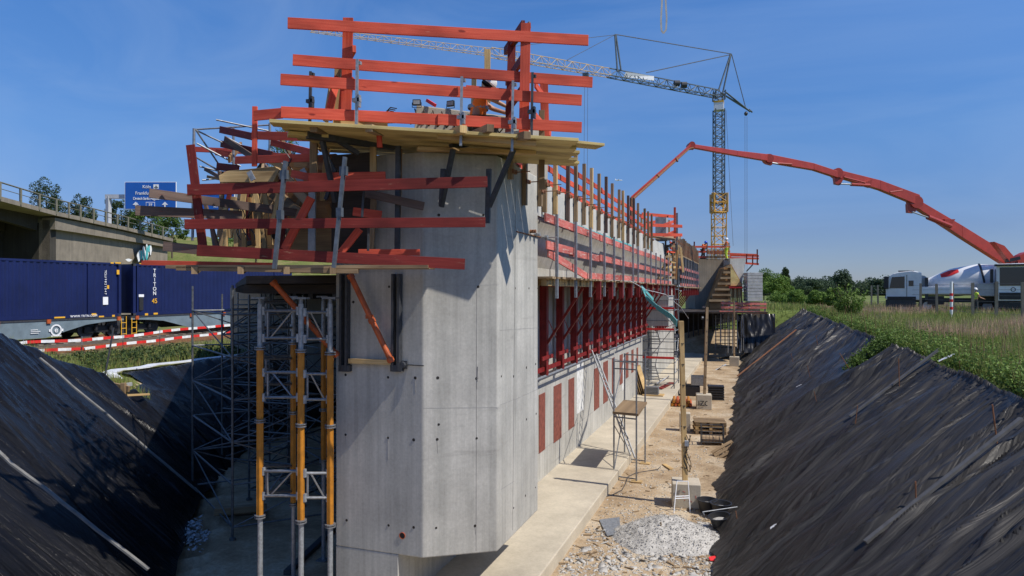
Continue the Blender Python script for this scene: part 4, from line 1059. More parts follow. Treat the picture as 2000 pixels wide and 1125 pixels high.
# ------------------------------------------------------------------ people
def skinned(name, joints, edges, mat, parent, sub=2, root=0):
    me = bpy.data.meshes.new(name); bm = bmesh.new(); ly = bm.verts.layers.skin.verify(); vs_ = []
    off = wloc(parent)
    for i, (p, r) in enumerate(joints):
        v = bm.verts.new(Vector(p)-off); rx, ry = (r if isinstance(r, tuple) else (r, r)); v[ly].radius = (rx, ry); v[ly].use_root = (i == root); vs_.append(v)
    for a, b in edges: bm.edges.new((vs_[a], vs_[b]))
    bm.to_mesh(me); bm.free(); me.materials.append(M[mat])
    o = bpy.data.objects.new(name, me); COL.objects.link(o); o.parent = parent
    s = o.modifiers.new('Skin', 'SKIN'); s.use_smooth_shade = True; s.use_x_symmetry = False
    b = o.modifiers.new('Sub', 'SUBSURF'); b.levels = sub; b.render_levels = sub
    return o
def person(label, J, vest='hivis_orange', helmet='white_paint', trous='work_trousers', name='person'):
    """J: dict of world joints pelvis chest neck head, sl el hl sr er hr, hip/knee/ankle l,r, facing f"""
    r = empty(name, label, 'person', tuple(J['pelvis'])); f = Vector(J['f']).normalized()
    k = ['pelvis','waist','chest','neck','head','sl','el','hl','sr','er','hr','kl','al','tl','kr','ar','tr','pl','pr']
    J['waist'] = J['pelvis'].lerp(J['chest'],.45); J['tl'] = J['al']+f*.17-V3(0,0,.05); J['tr'] = J['ar']+f*.17-V3(0,0,.05)
    sd_ = (J['sr']-J['sl']).normalized(); J['pl'] = J['pelvis']-sd_*.10-V3(0,0,.04); J['pr'] = J['pelvis']+sd_*.10-V3(0,0,.04)
    rad = dict(pelvis=.13,waist=.12,chest=.145,neck=.055,head=.095,sl=.065,el=.042,hl=.032,sr=.065,er=.042,hr=.032,kl=.06,al=.042,tl=.035,kr=.06,ar=.042,tr=.035,pl=.09,pr=.09)
    E = [('pelvis','waist'),('waist','chest'),('chest','neck'),('neck','head'),('chest','sl'),('sl','el'),('el','hl'),('chest','sr'),('sr','er'),('er','hr'),('pelvis','pl'),('pl','kl'),('kl','al'),('al','tl'),('pelvis','pr'),('pr','kr'),('kr','ar'),('ar','tr')]
    ix = {n: i for i, n in enumerate(k)}
    js = [(J[n], rad[n]) for n in k]; es = [(ix[a], ix[b]) for a, b in E]
    # fingers and nose
    for h, e in (('hl','el'),('hr','er')):
        d = (J[h]-J[e]).normalized(); s = d.cross(V3(0,0,1)).normalized(); pm = J[h]+d*.05; js.append((pm,.026)); pi = len(js)-1; es.append((ix[h],pi))
        for q in (-1.5,-.5,.5,1.5):
            js.append((pm+d*.04+s*q*.017,.009)); es.append((pi,len(js)-1)); js.append((pm+d*(.075-.008*abs(q))+s*q*.018-V3(0,0,.02),.008)); es.append((len(js)-2,len(js)-1))
        js.append((pm-s*.045+d*.01,.010)); es.append((pi,len(js)-1))
    js.append((J['head']+f*.085-V3(0,0,.01),.022)); es.append((ix['head'],len(js)-1))
    js.append((J['head']+f*.05-V3(0,0,.075),.035)); es.append((ix['head'],len(js)-1))
    skinned('body', js, es, 'skin', r)
    skinned('trousers', [(J['pelvis']+V3(0,0,.06),.145),(J['pl'],.112),(J['kl'],.082),(J['al'],.068),(J['pr'],.112),(J['kr'],.082),(J['ar'],.068)], [(0,1),(1,2),(2,3),(0,4),(4,5),(5,6)], trous, r)
    skinned('vest', [(J['pelvis']+V3(0,0,.02),.15),(J['waist'],.145),(J['chest'],.168),(J['neck']-V3(0,0,.05),.085),(J['sl'],.085),(J['sl'].lerp(J['el'],.45),.062),(J['sr'],.085),(J['sr'].lerp(J['er'],.45),.062)], [(0,1),(1,2),(2,3),(2,4),(4,5),(2,6),(6,7)], vest, r)
    ax = (J['chest']-J['waist']).normalized(); m = MB(); c = J['waist'].lerp(J['chest'],.35)
    m.lathe([(.163,-.028),(.172,0),(.166,.028)], c, ax, 20); m.build('reflective_band','galv',r,smooth=True)
    for q in (J['al'],J['ar']): 
        MB().beam(q-f*.06-V3(0,0,.05), q+f*.20-V3(0,0,.06), .095, .085).build('boot','black_rubber',r,bevel=.02)
    up_ = (J['head']-J['neck']).normalized(); m = MB()
    m.lathe([(.122,.02),(.125,.05),(.115,.10),(.085,.14),(.04,.16),(.001,.165)], J['head']-up_*.01, up_, 20)
    m.lathe([(.124,.02),(.150,.022),(.150,.030),(.124,.034)], J['head']-up_*.01+f*.03, up_, 20); m.build('helmet', helmet, r, smooth=True)
    sid = f.cross(V3(0,0,1)).normalized(); m = MB(); m.beam(J['head']+f*.088+sid*-.065+up_*.012, J['head']+f*.088+sid*.065+up_*.012, .03, .035); m.build('glasses','black_plastic',r,bevel=.006)
    MB().lathe([(.098,-.02),(.102,.02),(.10,.05)], J['head']-f*.012, up_, 14).build('hair','black_rubber',r,smooth=True)
    return r
d0 = 10.85
rt = V3(CT,ST,0); fwv = V3(-ST,CT,0)
pj = lambda x,y,o=0: P(x,y,d0)+fwv*o
w1 = dict(pelvis=pj(932,238), chest=pj(935,196), neck=pj(944,178), head=pj(953,166), sl=pj(941,190,-.17), el=pj(962,202,-.24), hl=pj(984,212,-.2),
    sr=pj(936,190,.17), er=pj(962,205,.24), hr=pj(984,213,.2), kl=pj(973,235,-.12), al=pj(955,268,-.12), kr=pj(972,238,.16), ar=pj(950,268,.16), f=rt-V3(0,0,.35))
wk1 = person('crouching worker in an orange vest, white helmet and sunglasses behind the upper guard boards', w1)
def stand(px, py, d, h, label, vest, helmet, fdir, trous='work_trousers', bend=0, base=None):
    b = base or P(px,py,d); s = h/1.78; f = Vector(fdir).normalized(); sd_ = f.cross(V3(0,0,1)).normalized()
    J = dict(pelvis=b+V3(0,0,.93*s), chest=b+V3(0,0,1.30*s)+f*.22*bend, neck=b+V3(0,0,1.50*s)+f*.34*bend, head=b+V3(0,0,1.64*s)+f*.45*bend)
    J['sl'] = J['chest']-sd_*.19+V3(0,0,.10); J['sr'] = J['chest']+sd_*.19+V3(0,0,.10)
    J['el'] = J['sl']+V3(0,0,-.28)+f*.06-sd_*.05; J['er'] = J['sr']+V3(0,0,-.26)+f*.14+sd_*.04
    J['hl'] = J['el']+V3(0,0,-.18)+f*.16; J['hr'] = J['er']+V3(0,0,-.08)+f*.24
    J['kl'] = b-sd_*.11+V3(0,0,.5*s)+f*.05; J['kr'] = b+sd_*.11+V3(0,0,.5*s)+f*.02; J['al'] = b-sd_*.12+V3(0,0,.09); J['ar'] = b+sd_*.14+V3(0,0,.09)-f*.1; J['f'] = f
    return person(label, J, vest, helmet, trous)
stand(1419,508,D-1,1.65,'distant worker with a white helmet and orange jacket on top of the crosswall','hivis_orange','white_paint',(-1,-.3,0),'hivis_yellow')
stand(1373,506,D+.5,1.35,'distant worker with a blue helmet behind the guard rail left of the crane mast','hivis_orange','blue_helmet',(1,-.5,0),bend=.5)
stand(1905,608,44,1.75,'worker in a yellow high-visibility vest standing beside the mixer truck','hivis_yellow','white_paint',(1,.4,0),'work_trousers',base=P(1905,614,45.0))

# ------------------------------------------------------------------ tower crane
cr = empty('tower_crane', 'tall tower crane with grey upper mast, yellow lower mast and long jib reaching left', 'crane', tuple(V3(P(1404,567,80).x,P(1404,567,80).y,FIELD)))
mc = P(1404,567,80); mc.z = 0
def lattice(m, a, b, w, n, r, w2=None, up=V3(0,0,1), tri=False):
    d = (b-a).normalized(); s = d.cross(up).normalized() if abs(d.dot(up)) < .95 else V3(CT,ST,0); t = s.cross(d).normalized(); w2 = w2 or w
    def cs(q, ww): return ([q-s*ww/2-t*ww/2, q+s*ww/2-t*ww/2, q+t*ww/2] if tri else [q-s*ww/2-t*ww/2, q+s*ww/2-t*ww/2, q+s*ww/2+t*ww/2, q-s*ww/2+t*ww/2])
    A = cs(a,w); B = cs(b,w2)
    for p, q in zip(A,B): m.tube(p,q,r,5)
    for k in range(n):
        p = cs(a.lerp(b,k/n), lerp(w,w2,k/n)); q = cs(a.lerp(b,(k+1)/n), lerp(w,w2,(k+1)/n)); c = len(p)
        for i in range(c):
            j = (i+1)%c; (m.tube(p[i],q[j],r*.55,4) if (k+i)%2 else m.tube(p[j],q[i],r*.55,4)); m.tube(p[i],p[j],r*.55,4)
def mz(y): return CAMZ-(y-HY)/F*80
m = MB(); lattice(m, mc+V3(0,0,mz(400)), mc+V3(0,0,mz(214)), 1.05, 17, .075); m.build('upper_mast','crane_grey',cr)
m = MB(); lattice(m, mc+V3(0,0,FIELD), mc+V3(0,0,mz(378)), 1.35, 13, .075); m.tube(mc+V3(0,0,mz(378))-rt*.85,mc+V3(0,0,mz(378))+rt*.85,.1); m.tube(mc+V3(0,0,mz(415))-rt*.8,mc+V3(0,0,mz(415))+rt*.8,.1); lattice(m, mc+V3(0,0,mz(415)), mc+V3(0,0,mz(378)), 1.6, 2, .08)
m.build('lower_mast','crane_yellow',cr)
m = MB(); q = mc+V3(0,0,mz(207)); m.box(q-V3(.55,.55,.55),q+V3(.55,.55,.5)); m.build('slewing_housing','white_paint',cr)
m = MB(); m.box(q+V3(-.57,-.57,.30),q+V3(.57,.57,.52)); m.build('housing_band','yellow_mark',cr)
J0 = P(1405,183,80); J1 = P(1190,141,74.8); J2 = P(960,101,69); J3 = P(606,58,61)
m = MB(); lattice(m, J0, J1, .9, 14, .07, tri=True); lattice(m, mc+V3(0,0,mz(196)), J0+V3(0,0,.3), 1.1, 2, .09); m.build('inner_jib','crane_grey',cr)
m = MB(); lattice(m, J1, J2, .9, 15, .045, tri=True); m.build('middle_jib','crane_tan',cr)
m = MB(); lattice(m, J2, J3, .70, 24, .030, .35, tri=True); m.build('outer_jib','crane_tan',cr)
m = MB()
for a, b in (((1427,105,80.5),(1403,178,80)),((1428,105,80.5),(1412,180,80.5)),((1201,68,75),(1206,140,75)),((1203,68,75),(1213,138,75.2)),((1409,182,80),(1463,216,82)),((1415,178,80),(1465,218,82)),((1463,214,82),(1469,219,82.3))): m.tube(P(*a),P(*b),.10,6)
m.build('pylon_strut','crane_grey',cr)
m = MB()
for a, b, r in (((1427,105,80.5),(1201,67,75),.055),((1425,107,80.5),(1262,142,76.5),.055),((1429,106,80.5),(1457,213,82),.05),((1201,68,75),(955,96,69),.03),((1201,68,75),(1108,117,72.5),.03),((1455,228,82),(1455,600,82),.02),((1459,228,82),(1459,600,82),.02),((1418,215,80),(1432,480,80),.02),((1142,146,73.5),(1140,420,73.5),.02),((1148,146,73.5),(1147,420,73.5),.02)): m.tube(P(*a),P(*b),r,5)
m.build('cable','cable',cr)
MB().box(P(1142,146,73.5)-V3(.2,.2,.2),P(1146,143,73.5)+V3(.2,.2,0)).build('trolley','crane_grey',cr)
a = P(1222,146,75.4); b = P(1277,154,76.6); MB().prism([a+V3(0,0,.28),b+V3(0,0,.28),b+V3(0,0,-.22),a+V3(-.25,0,-.22)],-fwv*.1).build('banner','white_mark',cr)
m = MB(); 
for x,y in ((1322,163),(1336,166)): m.lathe([(.001,-.3),(.35,-.3),(.35,.3),(.001,.3)], P(x,y,77.8), rt, 12)
m.build('winch_drum','dark_steel',cr)
MB().lathe([(.001,-.25),(.25,-.1),(.25,.1),(.001,.25)],P(1457,222,82),rt,10).build('counter_block','dark_steel',cr)
# lifting sling hanging in from above
ls = empty('lifting_sling','white looped lifting sling hanging from a hook at the very top of the photo','sling',tuple(P(1296,64,16)))
m = MB(); L_ = [P(1293,-70,16),P(1293,0,16),P(1291,40,16),P(1292,60,16),P(1296,65,16),P(1301,58,16),P(1302,35,16),P(1300,0,16),P(1295,-70,16)]
for a,b in zip(L_,L_[1:]): m.beam(a,b,.010,.04,up=(1,.3,0))
m.build('webbing','sling_grey',ls)
MB().tube(P(1294,-66,16),P(1294,-110,16),.04,8).box(P(1294,-110,16)-V3(.1,.1,0),P(1294,-150,16)+V3(.1,.1,0)).build('hook_block','crane_yellow',ls)
MB().tube(P(1294,-150,16),P(1294,-900,16),.008,6).build('rope','cable',ls)
# small aeroplane
ap = empty('aeroplane','tiny white aeroplane in the sky above the wall stakes','aeroplane',tuple(P(1208,352,900)))
c = P(1208,352,900)
MB().tube(c-rt*4.2,c+rt*4,.55,8).lathe([(.55,0),(.01,1.4)],c+rt*4,rt,8).build('fuselage','white_paint',ap)
MB().prism([c-fwv*6-rt*1.5,c-fwv*6-rt*.5,c+rt*1.2,c+fwv*6-rt*.5,c+fwv*6-rt*1.5,c-rt*.8],(0,0,.2)).build('wing','white_paint',ap)
MB().prism([c-rt*4.2,c-rt*4.6+V3(0,0,2),c-rt*3.8+V3(0,0,2),c-rt*2.6],fwv*.2).build('tail_fin','white_paint',ap)

# ------------------------------------------------------------------ concrete pump with boom
pu = empty('concrete_pump_truck','truck-mounted concrete pump with a long red folding boom arching over to the wall','truck',tuple(V3(P(1990,567,44.5).x,P(1990,567,44.5).y,FIELD)))
def arm(m, a, b, h1, h2, w=.34):
    a, b = P(*a), P(*b); m.prism([a+V3(0,0,h1/2),b+V3(0,0,h2/2),b-V3(0,0,h2/2),a-V3(0,0,h1/2)],fwv*w)
def armo(name, segs, w=.34, mat='boom_red'):
    m = MB(); [arm(m,*s,w) for s in segs]; return m.build(name, mat, pu, bevel=.02)
armo('boom_section',[((1785,393,46),(1880,452,47),.58,.82),((1880,452,47),(2100,590,50),.82,1.0)],.5)
armo('boom_section',[((1797,391,45.6),(1720,361,44.8),.74,.62),((1720,361,44.8),(1634,337,43.6),.62,.44)],.42)
armo('boom_section',[((1645,343,43.4),(1590,325,42.8),.42,.42),((1590,325,42.8),(1499,308,41.4),.42,.5)],.36)
armo('boom_section',[((1503,308,41.2),(1440,299,39.6),.42,.3),((1440,299,39.6),(1350,284,37.3),.3,.2)],.3)
armo('boom_section',[((1352,281,37.2),(1233,386,31),.16,.13)],.2)
m = MB(); m.path([P(1354,289,37),P(1345,291,36.9),P(1237,388,31)],.055,8)
for t in (.3,.62): a = P(1352,281,37.2).lerp(P(1233,386,31),t); b = P(1354,289,37).lerp(P(1237,388,31),t); m.tube(a,b,.06,6)
m.tube(P(1233,386,31),P(1233,450,31),.07,8)
m.build('delivery_pipe','rust',pu)
m = MB(); 
for (x,y,d,r) in ((1788,395,45.7,.42),(1635,338,43.5,.3),(1501,310,41.3,.26),(1350,284,37.2,.18)): m.lathe([(.001,-.3),(r,-.3),(r,.3),(.001,.3)],P(x,y,d)+fwv*.1,fwv,16)
m.build('boom_joint','boom_red',pu)
m = MB()
for pl,d in (([(1630,345),(1652,340),(1642,361),(1632,359)],43.4),([(1773,398),(1797,402),(1786,416),(1774,415)],45.6),([(1494,312),(1510,312),(1508,322),(1497,319)],41.2),([(1344,282),(1358,282),(1356,291),(1346,290)],37.1),([(1845,428),(1866,428),(1856,444),(1848,443)],46.4),([(1690,356),(1704,350),(1700,366),(1690,363)],44.3)):
    m.prism([P(x,y,d) for x,y in pl],fwv*.3)
m.build('link_plate','boom_red',pu)
m = MB()
for a,b in (((1642,359,43.3),(1664,360,43.6)),((1782,414,45.4),(1816,426,45.8)),((1508,318,41.1),(1520,320,41.2))): m.tube(P(*a),P(*b),.05,8)
m.build('piston_rod','galv',pu)
m = MB()
for a,b,r in (((1662,360,43.6),(1698,362,44.1),.11),((1812,424,45.8),(1856,442,46.3),.17),((1518,319,41.2),(1546,321,41.5),.07)): m.tube(P(*a),P(*b),r,10)
m.tube(P(1730,367,45),P(1785,398,45.8),.05,6); m.tube(P(1738,375,44.4),P(1762,372,44.9),.05,6)
m.tube(P(1648,346,43.2),P(1690,357,43.9),.05,6)
m.build('boom_cylinder','boom_red',pu)
m = MB()
m.prism([P(1942,472,46.5),P(1962,480,46.5),P(1990,512,46.5),P(1974,512,46.5)],fwv*.5); m.tube(P(1985,513,46.5),P(1998,524,46.8),.12,8)
m.build('lift_cylinder','boom_red',pu)
m = MB(); m.lathe([(1.55,-.3),(1.55,.3)],P(2012,534,48),fwv,24); m.lathe([(.001,-.3),(1.55,-.3)],P(2012,534,48),fwv,24); m.build('turret','boom_red',pu,smooth=False)
pa, pb = rt*.86-fwv*.51, rt*.51+fwv*.86
def vx(a,b,z): return V3(pu.location.x,pu.location.y,FIELD)+pa*a+pb*b+V3(0,0,z)   # a right, b away
m = MB()
def rbox(m, a0,a1,b0,b1,z0,z1): m.prism([vx(a0,b0,z0),vx(a1,b0,z0),vx(a1,b1,z0),vx(a0,b1,z0)],(0,0,z1-z0))
rbox(m,-1.2,1.25,0,2.0,.9,3.35); m.build('cab','white_paint',pu,bevel=.06)
m = MB(); rbox(m,-1.02,1.1,-.03,.0,1.9,3.1); m.build('windscreen','glass_dark',pu)
m = MB(); rbox(m,-1.23,-1.2,.3,1.3,2.0,3.0); m.build('side_window','glass_dark',pu)
m = MB(); rbox(m,-1.05,1.15,-.04,.0,1.0,1.45); rbox(m,-1.25,1.3,-.12,.1,.45,.8); m.build('grille','black_plastic',pu)
m = MB(); rbox(m,-1.3,1.3,-.25,.4,3.2,3.32); m.build('sun_visor','black_plastic',pu,bevel=.02)
for s in (-1.55,1.4): m = MB(); rbox(m,s,s+.18,-.15,.0,2.1,3.0); m.build('mirror','black_plastic',pu,bevel=.03)
m = MB(); rbox(m,-2.2,-1.25,.6,1.4,1.2,2.1); rbox(m,-1.2,1.2,2.1,9,1.1,2.0); m.build('chassis_deck','grey_paint',pu,bevel=.05)
m = MB(); m.lathe([(.14,-.004),(.10,-.004)],vx(-.3,-.02,1.65),-pb,16); m.build('emblem','black_mark',pu)
def wheel(c, ax, parent, r=.52):
    w = MB(); w.lathe([(.55*r,-.16),(r,-.15),(r*1.02,0),(r,.15),(.55*r,.16)],c,ax,24); o = w.build('wheel','black_rubber',parent)
    MB().lathe([(.001,-.10),(.25*r,-.12),(.55*r,-.14),(.55*r,.14),(.25*r,.12),(.001,.10)],c,ax,16).build('rim','grey_paint',o)
for a in (-1.05,1.05):
    for b in (.9,2.7,6.5): wheel(vx(a,b,.52), pa, pu)
# mixer truck
mx = empty('mixer_truck','white concrete mixer truck with a grey white drum marked by red patches','truck',(0,0,0))
base = P(1862,567,48.5); base.z = FIELD; mx.location = base
fd = (-rt*math.cos(R(30))+fwv*math.sin(R(30))).normalized(); sdv = V3(0,0,1).cross(fd)*1.0
def mxp(x,y,z): return V3(base.x,base.y,base.z)+fd*x+sdv*y+V3(0,0,z)
def mbox(m,x0,x1,y0,y1,z0,z1,tp=0): m.prism([mxp(x0,y0,z0),mxp(x1,y0,z0),mxp(x1,y1,z0),mxp(x0,y1,z0)],(0,0,z1-z0))
# mirrored sign: make +y point to the camera
if (mxp(0,1,0)-mxp(0,-1,0)).dot(-fwv) < 0: sdv = -sdv
m = MB(); prof = [(1.95,.9),(4.15,.9),(4.2,1.75),(3.95,2.62),(3.7,2.82),(3.3,2.92),(2.5,3.0),(1.95,2.85)]
m.prism([mxp(x,-1.2,z) for x,z in prof], sdv*2.4); cab = m.build('cab','white_paint',mx,bevel=.05)
m = MB(); m.prism([mxp(x,1.2,z) for x,z in ((3.0,1.75),(3.95,1.75),(3.8,2.55),(3.0,2.6))], sdv*.02); m.prism([mxp(4.2,-1,1.85),mxp(4.2,1,1.85),mxp(3.98,1,2.65),mxp(3.98,-1,2.65)],fd*.02); m.build('cab_window','glass_dark',mx)
m = MB(); m.prism([mxp(x,1.2,z) for x,z in ((2.45,1.9),(2.75,1.9),(2.75,2.3),(2.45,2.3))], sdv*.02); m.build('rear_window','glass_dark',mx)
m = MB(); mbox(m,4.0,4.3,1.25,1.5,1.7,2.6); m.build('mirror','black_plastic',mx,bevel=.03); m = MB(); mbox(m,4.12,4.24,-1.0,-.6,1.0,1.2); mbox(m,4.12,4.24,.6,1.0,1.0,1.2); m.build('headlight','aluminium',mx); m = MB(); m.lathe([(.001,-.25),(.42,-.2),(.42,.2),(.001,.25)],mxp(1.95,.75,2.25),sdv,16); m.build('air_tank','grey_paint',mx); m = MB(); mbox(m,1.55,1.75,.9,1.2,.9,2.5); m.build('exhaust_stack','dark_steel',mx)
m = MB(); mbox(m,2.85,2.88,1.19,1.215,1.0,2.7); mbox(m,2.3,4.1,1.19,1.23,.9,1.15); m.build('door_trim','black_plastic',mx); m = MB(); mbox(m,2.4,3.4,-.8,.8,2.97,3.03); m.build('roof_hatch','black_plastic',mx)
m = MB(); mbox(m,-4.2,4.1,-.5,.5,.75,1.05); mbox(m,2.3,4.2,-1.2,1.2,.4,.9); m.build('chassis','dark_steel',mx)
m = MB(); mbox(m,-3.9,2.0,1.05,1.25,1.35,1.85); mbox(m,-3.9,2.0,-1.25,-1.05,1.35,1.85); mbox(m,-3.9,2.1,-1.1,1.1,1.3,1.4); m.build('side_board','white_paint',mx,bevel=.02)
m = MB(); mbox(m,-2.6,-1.2,.9,1.2,.7,1.25); mbox(m,.6,1.6,.9,1.2,.6,1.2); m.build('side_box','black_plastic',mx,bevel=.03)
A_ = mxp(1.85,0,1.8); B_ = mxp(-3.3,0,2.75); ax = (B_-A_).normalized(); LL = (B_-A_).length
MB().lathe([(.001,0),(.45,.02),(.50,.10),(.86,1.3),(.99,1.9),(1.01,2.1),(1.01,3.5),(.98,3.65),(.65,4.9),(.45,LL),(.001,LL)],A_,ax,40).build('drum','white_paint',mx,smooth=True)
m = MB(); m.lathe([(1.0,3.52),(1.05,3.55),(1.05,3.62),(.98,3.66)],A_,ax,32); m.build('drum_ring','black_plastic',mx)
DS_ = .9
def dpatch(z0,z1,t0,t1):
    m = MB(); n=10; q = Vector((0,0,1)).rotation_difference(ax)
    vsd = sdv; u_ = V3(0,0,1)
    e1 = (vsd-ax*vsd.dot(ax)).normalized(); e2 = e1.cross(ax); e2 = e2 if e2.z>0 else -e2
    for i in range(n):
        for j in range(n):
            z = z0+(z1-z0)*i/(n-1); w = math.sin(math.pi*(.12+.88*i/(n-1)))*.5+.5; t = t0+(t1-t0)*(j/(n-1)-.5)*w+ (t1-t0)*.5; r = np.interp(z,[.02,.10,1.3,1.9,2.1,3.3],[.45,.50,.86,.99,1.01,1.01])+.012
            m.v.append(A_+ax*z+e1*math.cos(t)*r+e2*math.sin(t)*r)
    for i in range(n-1):
        for j in range(n-1): m.face((i*n+j,i*n+j+1,(i+1)*n+j+1,(i+1)*n+j))
    m.build('drum_mark','red_mark',mx,smooth=True)
dpatch(1.2,2.3,.55,1.15); dpatch(1.0,1.9,-.85,-.35)
m = MB(); c = B_+V3(0,0,.1); m.lathe([(.15,-.3),(.5,.25),(.55,.45)],c+fd*-.25+V3(0,0,.15),(0,0,1),12); m.beam(c+fd*.2+V3(0,0,.6),c-fd*1.1+V3(0,0,.2),.6,.08); m.beam(c-fd*.3,c-fd*1.0-V3(0,0,.9),.5,.1)
m.build('hopper','grey_paint',mx)
m = MB(); m.beam(c+fd*.3+V3(0,0,.75),c-fd*.5+V3(0,0,.95),.9,.22); m.build('chute_hood','black_plastic',mx)
m = MB(); m.lathe([(.001,-.25),(.22,-.2),(.22,.2),(.001,.25)],c+fd*.15+sdv*.35+V3(0,0,.35),sdv,12); m.build('drive_motor','boom_red',mx)
m = MB(); 
for s in (.9,): 
    m.tube(mxp(-3.2,s,1.4),mxp(-3.0,s*.6,3.1),.03); m.tube(mxp(-2.8,s,1.4),mxp(-2.6,s*.6,3.2),.03)
    for k in range(5): m.tube(mxp(-3.2+.04*k,s-.07*k,1.6+.32*k),mxp(-2.8+.04*k,s-.07*k,1.6+.32*k),.02)
m.build('access_ladder','white_paint',mx)
for x in (3.1,1.6,-1.9,-3.2):
    for s in (-1.0,1.0): wheel(mxp(x,s,.52), sdv, mx)
# striped post and fence
sp = empty('marker_post','red and white striped post standing in the grass in front of the mixer truck','post',tuple(V3(P(1858,567,40).x,P(1858,567,40).y,FIELD)))
zt_ = P(1858,550,40).z
MB().tube(V3(sp.location.x,sp.location.y,FIELD),V3(sp.location.x,sp.location.y,zt_),.08,10).build('pole','white_mark',sp)
for z in (.55,1.0,1.35): q = V3(sp.location.x,sp.location.y,FIELD+z); MB().tube(q-V3(0,0,.08),q+V3(0,0,.08),.084,10).build('stripe','red_mark',sp)
fpx = [(1702,62),(1715,59),(1734,55.5),(1754,52.5),(1775,49.5),(1798,47),(1830,44),(1861,41.5),(1900,39),(1946,36.5),(1998,34.5)]
fe = empty('wire_fence','wire fence on weathered grey concrete posts running across the field in front of the trucks','fence',tuple(V3(P(1861,567,41.5).x,P(1861,567,41.5).y,FIELD)))
tops = []
for x,d in fpx:
    b_ = P(x,567,d); zt_ = 5.35+random.uniform(-.04,.04); t_ = V3(b_.x+random.uniform(-.03,.03),b_.y,zt_); tops.append(t_)
    MB().beam(V3(b_.x,b_.y,FIELD-.1),t_,.13,.13,up=(0,1,0)).build('fence_post','old_concrete',fe)
m = MB()
for k in range(6):
    for a,b in zip(tops,tops[1:]): m.tube(V3(a.x,a.y,FIELD+.35+.32*k),V3(b.x,b.y,FIELD+.35+.32*k),.008,4)
m.build('wire','cable',fe)

# ------------------------------------------------------------------ railway
tr = MB()
for dx in (-33.95,-32.5): tr.box((dx-.035,-10,2.30),(dx+.035,90,2.46))
tag(tr.build('rails','rust'),kind='structure')
ti = MB()
for k in range(90): ti.box((-34.5,2+k*.62,2.17),(-31.95,2+k*.62+.24,2.31))
tag(ti.build('sleepers','old_concrete'),kind='structure')
bl = MB(); bl.prism([V3(-36.5,-20,2.0),V3(-35.2,-20,2.27),V3(-31.2,-20,2.27),V3(-29.4,-20,1.95)],(0,120,0)); tag(bl.build('ballast_bed','ballast'),kind='structure')
tr2 = MB()
for dx in (-29.0,-27.5): tr2.box((dx-.035,-10,2.25),(dx+.035,90,2.38))
tag(tr2.build('rails','rust'),kind='structure')
ti = MB()
for k in range(90): ti.box((-29.6,2+k*.62,2.13),(-26.9,2+k*.62+.24,2.24))
tag(ti.build('sleepers','old_timber'),kind='structure')
bl = MB(); bl.prism([V3(-31,-20,1.9),V3(-30.2,-20,2.22),V3(-26.4,-20,2.22),V3(-24.6,-20,1.9)],(0,120,0)); tag(bl.build('ballast_bed','ballast'),kind='structure')
UC = -32.0
def container(v0, v1, lab):
    o = empty('shipping_container', lab, 'container', (UC-1.22, v0, 3.5))
    z0, z1 = 3.52, 6.36; m = MB()
    # corrugated long side
    pts = []; v = v0+.25; k = 0
    while v < v1-.25:
        x = UC-.0 if k%2 == 0 else UC-.045; pts += [(x,v),(x,v+.11)]; v += .16; k += 1
    n = len(m.v)
    for x,vv in pts: m.v += [V3(x,vv,z0+.16),V3(x,vv,z1-.08)]
    for i in range(len(pts)-1): m.face((n+2*i,n+2*i+2,n+2*i+3,n+2*i+1))
    m.build('side_wall','container_blue',o)
    m = MB(); m.box((UC-2.44,v0+.05,z0+.12),(UC-.08,v1-.05,z1-.02)); m.build('box_body','container_blue',o)
    m = MB(); m.box((UC-.10,v0,z1-.10),(UC+.01,v1,z1)); m.box((UC-.10,v0,z0),(UC+.01,v1,z0+.16)); 
    for a in (v0,v1-.16,v0+1.9,v1-1.95): m.box((UC-.12,a,z0+.16),(UC+.012,a+.16,z1-.1))
    m.build('frame','container_blue',o)
    m = MB()
    for a in (v0,v1-.18):
        for z in (z0,z1-.12): m.box((UC-.17,a,z),(UC+.02,a+.18,z+.12))
    m.build('corner_casting','dark_steel',o); return o
c1 = container(14.0,27.6,'blue shipping container at the far left with small white numbers and a web address')
c2 = container(28.35,42.0,'blue shipping container with large white vertical lettering and a yellow 45')
Yv = (0,1,0); Zv = (0,0,1)
def cu(px,py): return U(px,py,UC+.015)
def mark(par, px0,py0,px1,py1, mat='yellow_mark', name='marking'):
    a = cu(px0,py0); b = cu(px1,py1); return MB().box((UC+.012,a.y,b.z),(UC+.022,b.y,a.z)).build(name,mat,par)
hh = (cu(302,525).z-cu(302,578).z)/6
zt0 = cu(302,525).z
for i,ch in enumerate('TRITON'): q = cu(302,550); q.z = zt0-hh*(i+1)+.05; text(ch,'lettering','white_mark',q,Yv,Zv,hh*.80,c2)
q = cu(302,592); text('45','lettering','yellow_mark',q,Yv,Zv,.26,c2)
q = cu(164,622); text('WWW.TRTN.COM','lettering','white_mark',V3(UC+.02,q.y,3.545),Yv,Zv,.11,c1,spacing=1.15)
q = cu(204.5,575); text('TCLU 9 8 2 1 5 4 7','lettering','white_mark',V3(UC+.015,q.y,q.z),(0,0,-1),(0,1,0),.11,c1,align='RIGHT')
o_ = None
mark(c1,228,527,233,536); mark(c1,209,557,213,564); mark(c1,201,580,211,595,'white_mark'); mark(c1,179,612,188,616); mark(c1,106,619,127,621); mark(c1,216,512,222,515); mark(c1,225,512,236,515)
mark(c2,271,575,281,580,'white_mark'); mark(c2,272,581,280,606,'black_mark'); mark(c2,284,516,288,518); mark(c2,272,514,280,516)
mark(c1,193,617,203,620); mark(c1,219,615,224,621); mark(c2,283,612,289,617); mark(c2,300,611,308,614)
